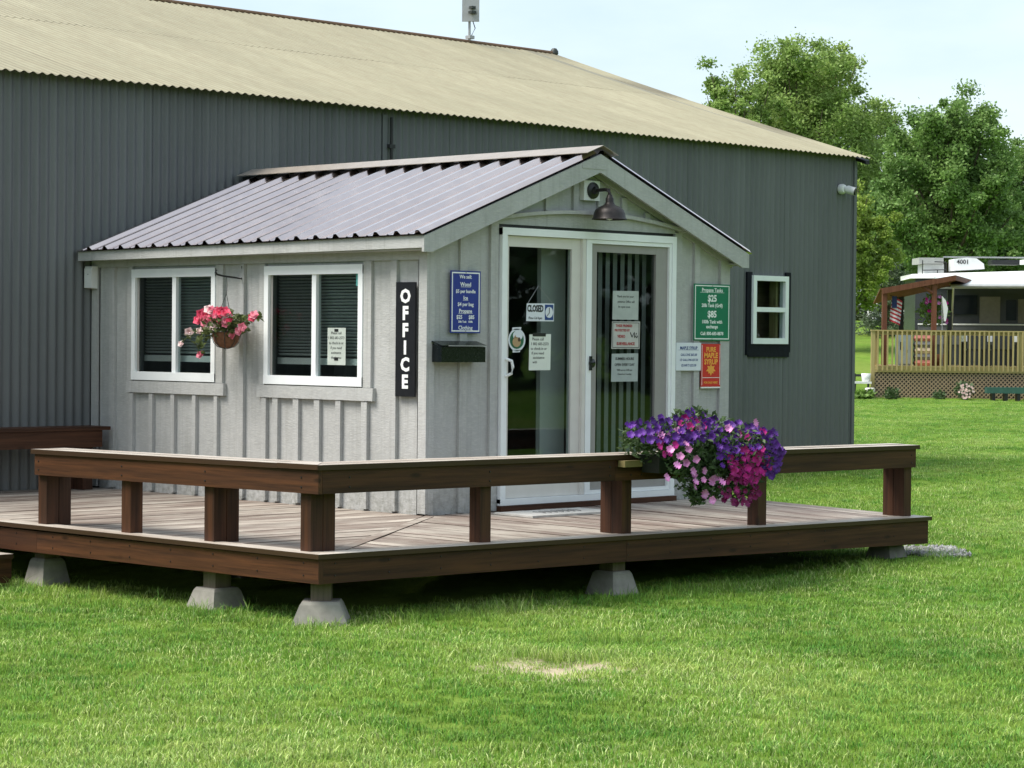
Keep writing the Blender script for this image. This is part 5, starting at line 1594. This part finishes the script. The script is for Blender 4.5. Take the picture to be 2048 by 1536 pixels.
# ------------------------------------------------------------------ campsite in the distance
def site(name, u0, d0, z0, label, cat, group=None):
    """thing whose local x is to the right, y is away from the viewpoint; parts are given in (right, away, z)"""
    x0, y0 = fb(u0, d0)
    o = thing(name, (x0, y0, z0), label, cat, group, rz=YAW)
    o['_o'] = 0
    del o['_o']
    return o, (u0, d0, z0)
def sb(name, mb, mat, root, smooth=False, parent=None):
    o, (u0, d0, z0) = root
    me = bpy.data.meshes.new(name)
    me.from_pydata([(v[0] - u0, v[1] - d0, v[2] - z0) for v in mb.v], [], mb.f)
    me.validate()
    if smooth:
        for p in me.polygons: p.use_smooth = True
    return link(name, me, parent or o, mat)

D0 = 59.0
aL = px(1743, D0); aR = px(2048, D0) + 3.2
zT, zFl, zG = pz(659, 1760, D0), pz(731, 1760, D0), pz(799, 1760, D0)
cdk = site('campsite_deck', aL, D0, zG, 'raised pale pine deck with balusters and a lattice skirt at the campsite', 'deck')
sb('rim_board', MB().box(aL, aR, D0 - .03, D0, zFl - .16, zFl + .0), M['pine_x'], cdk)
sb('floor', MB().slab([(aL, D0, zFl - .04), (aR, D0, zFl - .04), (aR, D0 + 4.2, zFl - .04), (aL + .72, D0 + 4.2, zFl - .04)], [(aL, D0, zFl), (aR, D0, zFl), (aR, D0 + 4.2, zFl), (aL + .72, D0 + 4.2, zFl)]), M['pine_x'], cdk)
sb('top_rail', MB().box(aL - .03, aR, D0 - .06, D0 + .08, zT - .035, zT), M['pine_x'], cdk)
sb('under_rail', MB().box(aL, aR, D0 - .004, D0 + .034, zT - .125, zT - .037), M['pine_x'], cdk)
sb('top_rail', MB().slab([(aL - .03, D0 + .085, zT - .035), (aL + .09, D0 + .085, zT - .035), (aL + .81, D0 + 4.2, zT - .035), (aL + .69, D0 + 4.2, zT - .035)], [(aL - .03, D0 + .085, zT), (aL + .09, D0 + .085, zT), (aL + .81, D0 + 4.2, zT), (aL + .69, D0 + 4.2, zT)]), M['pine_x'], cdk)
bal = MB().box(-.019, .019, -.022, .022, 0, zT - zFl + .09)
bme = bpy.data.meshes.new('baluster'); bme.from_pydata(bal.v, [], bal.f); bme.materials.append(M['pine'])
xb = aL + .14
while xb < aR - .05:
    o = link('baluster', bme, cdk[0]); o.location = (xb - aL, -.055, zFl - .12 - zG); xb += .1205
yb = D0 + .2
while yb < D0 + 4.1:
    o = link('baluster', bme, cdk[0]); o.location = (.05 + (yb - D0) * .172, yb - D0, zFl - .12 - zG); yb += .13
for u_ in (1745, 1891, 2039, 2186):
    a_ = px(u_, D0); sb('post', MB().box(a_ - .045, a_ + .045, D0 - .032, D0 + .058, zFl - .16 if u_ > 1750 else zG - .1, zT - .036), M['pine'], cdk)
mb = MB()
h_ = zFl - .16 - (zG + .02)
s_ = .105
n_ = int((aR - aL + h_) / s_) + 1
for k_ in range(n_):
    for lay, sg in ((0, 1), (1, -1)):
        x0_ = aL - h_ + k_ * s_ if sg > 0 else aL + k_ * s_
        xa, za = x0_, zG + .02; xb_, zb_ = x0_ + sg * h_, zG + .02 + h_
        # clip to the panel
        def cl(x1_, z1_, x2_, z2_):
            if x1_ > x2_: x1_, z1_, x2_, z2_ = x2_, z2_, x1_, z1_
            if x2_ <= aL or x1_ >= aR: return None
            if x1_ < aL: t_ = (aL - x1_) / (x2_ - x1_); x1_, z1_ = aL, z1_ + (z2_ - z1_) * t_
            if x2_ > aR: t_ = (aR - x1_) / (x2_ - x1_); x2_, z2_ = aR, z1_ + (z2_ - z1_) * t_
            return x1_, z1_, x2_, z2_
        q = cl(xa, za, xb_, zb_)
        if not q or q[2] - q[0] < .02: continue
        w_ = .020; y_ = D0 + .005 + lay * .008
        x1_, z1_, x2_, z2_ = q
        mb.slab([(x1_, y_, z1_ - w_), (x2_, y_, z2_ - w_), (x2_, y_ + .007, z2_ - w_), (x1_, y_ + .007, z1_ - w_)],
                [(x1_, y_, z1_ + w_), (x2_, y_, z2_ + w_), (x2_, y_ + .007, z2_ + w_), (x1_, y_ + .007, z1_ + w_)])
tag(sb('lattice', mb, M['lattice'], cdk), kind='stuff')
sb('underdeck_shade', MB().box(aL + .05, aR, D0 + .4, D0 + .42, zG - .1, zFl - .05), M['dark'], cdk)  # dark sheet painted as the shade behind the lattice

# porch on that deck
pr = site('porch_roof', px(1768, 60), 60.0, zFl, 'red brown timber porch with a low roof standing on the campsite deck', 'porch')
a1, z1 = px(1768, 60), pz(577, 1768, 60); a2, z2 = px(1905, 60), pz(551, 1905, 60)
a3 = px(1938, 62.6)
z3 = pz(560, 1938, 62.6)
sb('roof', MB().slab([(a1 - .15, 59.9, z1 - .03), (a2, 59.9, z2 - .03), (a3, 62.6, z3 - .03), (a1 + .1, 62.6, z1 - .35)],
                     [(a1 - .15, 59.9, z1), (a2, 59.9, z2), (a3, 62.6, z3), (a1 + .1, 62.6, z1 - .32)]), M['redwood'], pr)
sb('fascia', MB().slab([(a1 - .1, 59.86, z1 - .14), (a2, 59.86, z2 - .12), (a2, 59.898, z2 - .12), (a1 - .1, 59.898, z1 - .14)],
                       [(a1 - .1, 59.86, z1 + .01), (a2, 59.86, z2 + .01), (a2, 59.898, z2 + .01), (a1 - .1, 59.898, z1 + .01)]), M['redwood'], pr)
sb('fascia', MB().slab([(a2, 59.86, z2 - .12), (a2 + .03, 59.86, z2 - .12), (a3 + .03, 62.6, z3 - .12), (a3, 62.6, z3 - .12)],
                       [(a2, 59.86, z2 + .01), (a2 + .03, 59.86, z2 + .01), (a3 + .03, 62.6, z3 + .01), (a3, 62.6, z3 + .01)]), M['redwood'], pr)
for u_, vt, dd in ((1767, 580, 60), (1866, 562, 60), (1800, 590, 62.4), (1897, 578, 62.4)):
    a_ = px(u_, dd); sb('post', MB().box(a_ - .06, a_ + .06, dd - .06, dd + .06, zFl + .001, pz(vt, u_, dd) - .02), M['redwood'] if dd < 61 else M['black'], pr)
mb = MB(); mb.tube([(px(1838, 60), 59.95, pz(570, 1838, 60)), (px(1862, 60), 59.95, pz(586, 1862, 60))], .045, 5)
sb('brace', mb, M['redwood'], pr)

# striped flag
fl = site('striped_flag', px(1793, 60.3), 60.3, pz(642, 1793, 60.3), 'red and white striped flag with a blue corner hanging in the porch', 'flag')
fx0, fx1, fz0, fz1 = px(1782, 60.3), px(1803, 60.3), pz(641, 1793, 60.3), pz(592, 1793, 60.3)
mb_r = MB(); mb_w = MB()
for k_ in range(13):
    za = fz1 - (fz1 - fz0) * k_ / 13; zb_ = fz1 - (fz1 - fz0) * (k_ + 1) / 13
    m_ = mb_r if k_ % 2 == 0 else mb_w
    for j in range(6):
        xa = fx0 + (fx1 - fx0) * j / 6; xb_ = fx0 + (fx1 - fx0) * (j + 1) / 6
        ya = 60.3 + .025 * math.sin(j * 1.3); yb_ = 60.3 + .025 * math.sin((j + 1) * 1.3)
        sa, sb_ = .16 * (fz1 - za), .16 * (fz1 - zb_)
        m_.slab([(xa - sb_ * .6, ya, zb_ - .02 * j), (xb_ - sb_ * .6, yb_, zb_ - .02 * (j + 1)), (xb_ - sb_ * .6, yb_ + .004, zb_ - .02 * (j + 1)), (xa - sb_ * .6, ya + .004, zb_ - .02 * j)],
                [(xa - sa * .6, ya, za - .02 * j), (xb_ - sa * .6, yb_, za - .02 * (j + 1)), (xb_ - sa * .6, yb_ + .004, za - .02 * (j + 1)), (xa - sa * .6, ya + .004, za - .02 * j)])
sb('red_stripe', mb_r, plain('flag_red', (.42, .03, .04), .8), fl)
sb('white_stripe', mb_w, plain('flag_white', (.65, .64, .66), .8), fl)
sb('blue_corner', MB().box(fx0 - .004, fx0 + .12, 60.265, 60.272, fz1 - .30, fz1), plain('flag_blue', (.02, .04, .14), .8), fl)
mb = MB(); mb.tube([(fx0 - .05, 60.31, fz1 + .02), (fx1 + .05, 60.31, fz1 - .09)], .012, 5)
sb('pole', mb, M['black'], fl)

# camper under its awning
zRV = zFl - .35
rv = site('camper_trailer', px(2000, 63), 63.0, zRV, 'long white camper trailer with a dark side under a broad white awning', 'camper')
cl_, cr_ = px(1832, 64.5), px(2048, 64.5) + 4.5
ztop = pz(556, 1840, 64.5)
sb('body', MB().slab([(cl_, 64.8, zRV), (cr_, 62.4, zRV), (cr_ + .3, 64.9, zRV), (cl_ + .1, 67.2, zRV)],
                     [(cl_, 64.8, ztop), (cr_, 62.4, ztop), (cr_ + .3, 64.9, ztop), (cl_ + .1, 67.2, ztop)]),
   plain('camper_side_in_shade', (.035, .040, .045), .35), rv)  # wall colour darkened to stand for the awning's shade
def onrv(u_, t=0.0):           # depth of the camper side at photo column u
    f_ = (px(u_, 64) - cl_) / (cr_ - cl_); return 64.8 - 2.4 * f_ - t
def rvq(name, u0_, u1_, v0_, v1_, mat, t=.012, th_=.03):
    d0_, d1_ = onrv(u0_, t), onrv(u1_, t)
    A = (px(u0_, d0_), d0_); B_ = (px(u1_, d1_), d1_)
    zt0, zt1 = pz(v0_, u0_, d0_), pz(v0_, u1_, d1_); zb0, zb1 = pz(v1_, u0_, d0_), pz(v1_, u1_, d1_)
    zt = (zt0 + zt1) / 2; zb = (zb0 + zb1) / 2
    return sb(name, MB().slab([(A[0], A[1] - th_, zb), (B_[0], B_[1] - th_, zb), (B_[0], B_[1], zb), (A[0], A[1], zb)],
                              [(A[0], A[1] - th_, zt), (B_[0], B_[1] - th_, zt), (B_[0], B_[1], zt), (A[0], A[1], zt)]), mat, rv)
tan_ = plain('camper_tan_panel', (.17, .155, .135), .6)
gl = plain('camper_glass', (.012, .016, .022), .08)
rvq('side_panel', 1957, 1998, 593, 646, tan_); rvq('side_panel', 2034, 2100, 598, 646, tan_)
rvq('window', 1903, 1952, 590, 628, gl, .045); rvq('window', 2010, 2030, 600, 640, gl, .045)
rvq('trim_stripe', 1834, 2100, 647, 650, M['white'], .05); rvq('trim_stripe', 1834, 2100, 574, 577, M['galv'], .05)
rvq('lower_panel', 1834, 2300, 652, 690, plain('camper_lower', (.09, .095, .10), .5), .02)
# roof edge and awning
zA = ztop + .02
sb('roof', MB().slab([(cl_ - .15, 64.7, ztop), (cr_, 62.3, ztop), (cr_ + .3, 65.0, ztop), (cl_, 67.3, ztop)],
                     [(cl_ - .10, 64.75, ztop + .12), (cr_, 62.35, ztop + .34), (cr_ + .3, 65.0, ztop + .34), (cl_, 67.3, ztop + .12)]), M['white'], rv)
aw0 = px(1903, 61.2); zaw = pz(570, 1950, 61.2)
sb('awning', MB().slab([(aw0, 61.4, zaw), (cr_, 59.6, zaw), (cr_, 62.3, ztop + .06), (px(1866, 64.4), 64.45, ztop + .01)],
                       [(aw0, 61.4, zaw + .02), (cr_, 59.6, zaw + .02), (cr_, 62.3, ztop + .10), (px(1866, 64.4), 64.45, ztop + .05)]), plain('awning_canvas', (.50, .55, .56), .7, var=.1, scale=2), rv)
sb('awning_roller', MB().tube([(aw0 - .02, 61.38, zaw - .02), (cr_, 59.58, zaw - .02)], .05, 8), M['galv'], rv)
mb = MB(); mb.tube([(aw0 + .05, 61.38, zaw - .05), (px(1906, 64), onrv(1906, .05), zRV + .4)], .025, 6)
sb('awning_arm', mb, M['white'], rv)
# roof gear
def gear(name, u0_, u1_, v0_, v1_, d, dep, mat):
    return sb(name, MB().box(px(u0_, d), px(u1_, d), d, d + dep, pz(v1_, (u0_ + u1_) / 2, d), pz(v0_, (u0_ + u1_) / 2, d)), mat, rv)
gear('storage_box', 1845, 1885, 528, 552, 65.5, 1.0, plain('pale_box', (.52, .54, .53), .5))
gear('storage_lid', 1835, 1884, 515, 527, 65.4, 1.15, plain('grey_lid', (.36, .37, .35), .6))
mb = MB(); a_, b_ = px(1905, 64.9), px(1966, 64.9); zt_, zb_ = pz(515, 1930, 64.9), pz(541, 1930, 64.9)
hh = zt_ - zb_
mb.prism([(a_, zb_), (b_, zb_ + hh * .15), (b_ - .02, zb_ + hh * .55), (b_ - .22, zb_ + hh * .95), (a_ + .35, zt_), (a_, zb_ + hh * .9)], 1, 64.9, 65.7)
ac = sb('air_conditioner', mb, M['white'], rv)
mb = MB(); vs, fs = text_geo('4001', .17, bold=.003)
mb.add([(a_ + .24 + x_, 64.885 - z_, zb_ + hh * .66 + y_) for x_, y_, z_ in vs], fs)
sb('lettering', mb, M['ink'], rv, parent=ac)
gear('roof_vent', 1981, 2036, 519, 529, 65.2, .6, M['black'])
gear('roof_rail', 1884, 2100, 513, 516, 66.4, .05, M['galv'])
gear('roof_vent', 2044, 2075, 519, 528, 64.2, .5, M['white'])
mb = MB()
for (u1_, u2_, v1_, v2_) in ((1842, 1842, 520, 549), (1889, 1889, 524, 546), (1842, 1889, 540, 539), (1866, 1889, 523, 524), (1872, 1872, 540, 548)):
    mb.tube([(px(u1_, 65.3), 65.3, pz(v1_, u1_, 65.3)), (px(u2_, 65.3) + .001, 65.3, pz(v2_, u2_, 65.3))], .014, 5)
sb('ladder_rack', mb, M['black'], rv)
for u_ in (1990, 2150): sb('wheel', MB().lathe([(.0, .12), (.30, .12), (.34, .06), (.34, -.06), (.0, -.08)], (px(u_, 63.5), 63.6, zRV - .15), 20, 'Y'), M['black'], rv, True)

# bits and pieces on the campsite deck
for i, (v_, cmat, lab) in enumerate(((724, 'b_red', 'red and white bag at the bottom of the stack behind the balusters'), (711, 'b_grey', 'dark grey bag second from the bottom of the stack'),
                                     (699, 'b_tan', 'tan and white bag in the middle of the stack'), (686, 'b_grey', 'grey bag second from the top of the stack'), (673, 'b_red', 'orange topped bag on top of the stack behind the balusters'))):
    if cmat not in M: M[cmat] = plain(cmat.replace('b_', 'bag_'), {'b_red': (.45, .16, .13), 'b_grey': (.16, .16, .17), 'b_tan': (.50, .40, .30)}[cmat], .6, var=.5, scale=6)
    d_ = 59.6; a_ = px(1832, d_); b_ = px(1863, d_)
    r_ = site('stacked_bag', a_, d_, zFl + i * .155, lab, 'bag', 'bags stacked on the campsite deck')
    z_ = zFl + .001 + i * .155
    m_ = MB(); m_.slab([(a_ + .02, d_, z_), (b_ - .02, d_, z_), (b_ - .02, d_ + .5, z_), (a_ + .02, d_ + .5, z_)], [(a_, d_ - .03, z_ + .075), (b_, d_ - .03, z_ + .075), (b_, d_ + .53, z_ + .075), (a_, d_ + .53, z_ + .075)])
    m_.slab([(a_, d_ - .03, z_ + .0751), (b_, d_ - .03, z_ + .0751), (b_, d_ + .53, z_ + .0751), (a_, d_ + .53, z_ + .0751)], [(a_ + .03, d_, z_ + .150), (b_ - .03, d_, z_ + .150), (b_ - .03, d_ + .5, z_ + .150), (a_ + .03, d_ + .5, z_ + .150)])
    sb('sack', m_, M[cmat], r_)
tb = site('patio_table', px(1975, 60.5), 60.5, zFl, 'white topped table behind the balusters of the campsite deck', 'table')
sb('top', MB().box(px(1925, 60.5), px(2036, 60.5), 60.2, 61.0, pz(683, 1980, 60.5), pz(667, 1980, 60.5)), M['white'], tb)
for u_ in (1930, 2030):
    for y_ in (60.3, 60.9): sb('leg', MB().box(px(u_, 60.5) - .025, px(u_, 60.5) + .025, y_ - .025, y_ + .025, zFl, pz(684, 1980, 60.5)), M['black'], tb)
for u_, lab in ((1950, 'left dark patio chair in front of the white topped table'), (2000, 'right dark patio chair in front of the white topped table')):
    c_ = site('patio_chair', px(u_, 59.9), 59.9, zFl, lab, 'chair', 'patio chairs behind the balusters')
    a_ = px(u_, 59.9)
    sb('seat', MB().box(a_ - .25, a_ + .25, 59.7, 60.15, zFl + .40, zFl + .44), M['black'], c_)
    sb('backrest', MB().box(a_ - .25, a_ + .25, 59.66, 59.70, zFl + .44, zFl + .80), plain('chair_mesh', (.03, .035, .04), .7), c_)
    for sx_ in (-.22, .22):
        for y_ in (59.72, 60.12): sb('leg', MB().box(a_ + sx_ - .02, a_ + sx_ + .02, y_ - .02, y_ + .02, zFl, zFl + .399), M['black'], c_)
fr = site('cool_box', px(1812, 59.8), 59.8, zFl, 'grey upright cabinet behind the left balusters of the campsite deck', 'cabinet')
sb('body', MB().box(px(1796, 59.8), px(1822, 59.8), 59.8, 60.3, zFl, pz(668, 1810, 59.8)), plain('grey_cabinet', (.22, .26, .27), .5), fr)
sb('door', MB().box(px(1798, 59.8), px(1820, 59.8), 59.775, 59.798, zFl + .05, pz(671, 1810, 59.8)), plain('grey_cabinet_door', (.28, .33, .34), .5), fr)
sb('handle', MB().box(px(1799, 59.8), px(1801, 59.8), 59.75, 59.774, zFl + .4, zFl + .6), M['black'], fr)
pw_ = site('potted_plants', px(1862, 60.2), 60.2, zFl, 'hanging and potted flowers in front of the porch post', 'potted plant')
P_ = np.array(blob(500, px(1838, 60.2), px(1900, 60.2), pz(655, 1870, 60.2), pz(588, 1870, 60.2), 60.2, 60.9))
def sleaves(P_, size, mat, root, name='foliage', ratio=.5):
    o, (u0, d0, z0) = root
    q = P_ - np.array([u0, d0, z0])
    o2 = leaves(q, size, mat, name, None, ratio=ratio); o2.parent = o; return tag(o2, kind='stuff')
sleaves(P_, .12, M['leaf_dark'], pw_)
sb('pot', MB().lathe([(.0, 0), (.14, 0), (.19, .30), (.17, .30), (.0, .26)], (px(1880, 60.2), 60.5, zFl), 16), M['coir'], pw_, True)
for k_ in range(18):
    p_ = P_[random.randrange(len(P_))]
    o = link('flower', PM[random.choice(('pink', 'magenta'))], pw_[0]); o.location = (p_[0] - pw_[1][0], 60.15 - pw_[1][1], p_[2] - pw_[1][2]); o.rotation_euler = (R(80), 0, random.uniform(-.5, .5)); o.scale = (1.6,) * 3
sf = site('white_board', px(1887, 59.9), 59.9, zFl, 'tall narrow white surfboard shaped banner beside the porch post', 'banner')
ax_ = px(1887, 59.9)
mb = MB(); zc0, zc1 = pz(642, 1887, 59.9), pz(592, 1887, 59.9)
mb.prism([(ax_ + .04, zc0), (ax_ + .09, (zc0 + zc1) / 2), (ax_ + .03, zc1 - .1), (ax_ - .06, zc1), (ax_ - .05, zc1 - .15), (ax_ - .03, (zc0 + zc1) / 2), (ax_ - .01, zc0)], 1, 59.9, 59.92)
sb('cloth', mb, M['white'], sf); sb('pole', MB().tube([(ax_ - .03, 59.95, zFl), (ax_ - .055, 59.95, zc1)], .012, 6), M['galv'], sf)

# green trough planter and shrubs at the skirt
gt = site('green_trough', px(2010, 58.5), 58.5, zG, 'long dark green trough lying in front of the lattice skirt', 'planter')
sb('trough', MB().box(px(1971, 58.5), px(2048, 58.5) + 1.2, 58.3, 58.6, pz(786, 2000, 58.5), pz(774, 2000, 58.5)), plain('dark_green_paint', (.035, .11, .09), .5), gt)
for u_ in (1985, 2010, 2035): sb('foot', MB().box(px(u_, 58.5) - .04, px(u_, 58.5) + .04, 58.32, 58.58, float(gz(*fb(px(u_, 58.5), 58.5))) - .02, pz(786, 2000, 58.5) - .001), M['black'], gt)
def shrub(name, u0_, u1_, v0_, v1_, d, label, mat, n, size, cat='shrub', fl_=None):
    s = site(name, px((u0_ + u1_) / 2, d), d, float(gz(*fb(px((u0_ + u1_) / 2, d), d))), label, cat)
    um = (u0_ + u1_) / 2
    P_ = np.array(blob(n, px(u0_, d), px(u1_, d), pz(v1_, um, d), pz(v0_, um, d), d - .3, d + .3))
    sleaves(P_, size, mat, s)
    if fl_:
        for _ in range(fl_):
            p_ = P_[random.randrange(n)]
            o = link('flower', BMm['white'], s[0]); o.location = (p_[0] - s[1][0], d - .32 - s[1][1], p_[2] - s[1][2]); o.scale = (1.0,) * 3; o.rotation_euler = (R(85), 0, 0)
shrub('flowering_shrub', 1912, 1945, 762, 800, 58.3, 'white flowered shrub against the lattice skirt', M['leaf_plant'], 300, .10, 'shrub', 34)
shrub('leafy_shrub', 1768, 1800, 775, 802, 58.4, 'low green shrub against the left part of the lattice', M['leaf_plant'], 260, .10)
shrub('hosta', 1712, 1748, 783, 802, 58.2, 'bright green hosta at the left foot of the campsite deck', M['leaf_hosta'], 220, .16)
shrub('leafy_shrub', 1868, 1890, 782, 800, 58.4, 'small green shrub midway along the lattice skirt', M['leaf_plant'], 160, .09)
st_ = site('white_urn', px(1740, 58.4), 58.4, zG, 'small white stone urn at the left corner of the campsite deck', 'urn')
sb('urn', MB().lathe([(0, 0), (.10, 0), (.07, .08), (.13, .2), (.12, .30), (.09, .31), (0, .28)], (px(1740, 58.4), 58.4, zG), 16), M['cream'], st_, True)
ob = site('garden_bench', px(1722, 58.8), 58.8, zG, 'black framed seat with a white plank beyond the shed corner', 'bench')
mb = MB(); ga = float(gz(*fb(px(1722, 58.8), 58.8)))
a_, b_ = px(1702, 58.8), px(1741, 58.8)
zs = pz(764, 1722, 58.8)
sb('seat', MB().box(a_, b_, 58.6, 58.95, zs - .03, zs + .02), M['white'], ob)
for q_ in (a_ + .06, b_ - .10):
    sb('leg', MB().tube([(q_ + .0, 58.62, ga - .02), (q_ + .03, 58.62, zs - .03)], .018, 5), M['black'], ob)
    sb('leg', MB().tube([(q_ + .05, 58.93, ga - .02), (q_ + .06, 58.93, zs + .22)], .018, 5), M['black'], ob)
sb('backrest', MB().box(a_, b_, 58.91, 58.94, zs + .14, zs + .20), M['black'], ob)
bxw = site('white_bucket', px(1734, 58.7), 58.75, zs + .02, 'white bucket standing on the garden seat', 'bucket')
sb('bucket', MB().lathe([(0, 0), (.10, 0), (.125, .2), (.11, .2), (0, .18)], (px(1733, 58.7), 58.77, zs + .021), 16), M['white'], bxw, True)

# golf cart
dg_ = 86.0
gc = site('golf_cart', px(1762, dg_), dg_, float(gz(*fb(px(1762, dg_), dg_))), 'white golf cart parked on the grass beyond the porch', 'golf cart')
g0 = gc[1][2]
def gu(u_): return px(u_, dg_)
mb = MB(); mb.prism([(gu(1734), g0 + .30), (gu(1800), g0 + .30), (gu(1802), g0 + .62), (gu(1770), g0 + .66), (gu(1752), g0 + .86), (gu(1740), g0 + .74)], 1, dg_ - .55, dg_ + .55)
sb('body', mb, M['white'], gc)
for u_ in (1741, 1795):
    for y_ in (-.58, .50):
        wh = sb('wheel', MB().lathe([(0, .1), (.10, .1), (.12, .08), (.24, .08), (.25, 0), (.24, -.06), (0, -.06)], (gu(u_), dg_ + y_, g0 + .25), 16, 'Y'), M['black'], gc, True)
        sb('hub', MB().lathe([(0, .11), (.09, .11), (.10, .09)], (gu(u_), dg_ + y_ - .004, g0 + .25), 12, 'Y'), M['galv'], gc, True, parent=wh)
sb('seat', MB().box(gu(1770), gu(1790), dg_ - .45, dg_ + .45, g0 + .66, g0 + .80).box(gu(1788), gu(1794), dg_ - .45, dg_ + .45, g0 + .80, g0 + 1.15), M['black'], gc)
sb('canopy', MB().box(gu(1745), gu(1802), dg_ - .55, dg_ + .55, g0 + 1.75, g0 + 1.80), M['cream'], gc)
for u_ in (1750, 1798):
    for y_ in (-.5, .5): sb('strut', MB().tube([(gu(u_), dg_ + y_, g0 + .62), (gu(u_) + .01, dg_ + y_, g0 + 1.75)], .02, 5), M['black'], gc)
# distant camper behind the cart
dr = 97.0
fc = site('far_camper', px(1715, dr), dr, float(gz(*fb(px(1715, dr), dr))), 'white camper far off between the shed corner and the porch', 'camper')
f0 = fc[1][2]
sb('body', MB().box(px(1640, dr), px(1760, dr), dr, dr + 2.4, f0 + .5, f0 + 2.0), M['white'], fc)
sb('underbody', MB().box(px(1650, dr), px(1745, dr), dr + .1, dr + 2.3, f0 + .2, f0 + .499), M['black'], fc)
for u_ in (1722, 1742): sb('window', MB().box(px(u_, dr), px(u_ + 12, dr), dr - .02, dr - .001, f0 + 1.1, f0 + 1.6), gl, fc)
for u_ in (1716, 1735): sb('wheel', MB().lathe([(0, .1), (.3, .1), (.33, 0), (0, -.05)], (px(u_, dr), dr + .02, f0 + .33), 16, 'Y'), M['black'], fc, True)
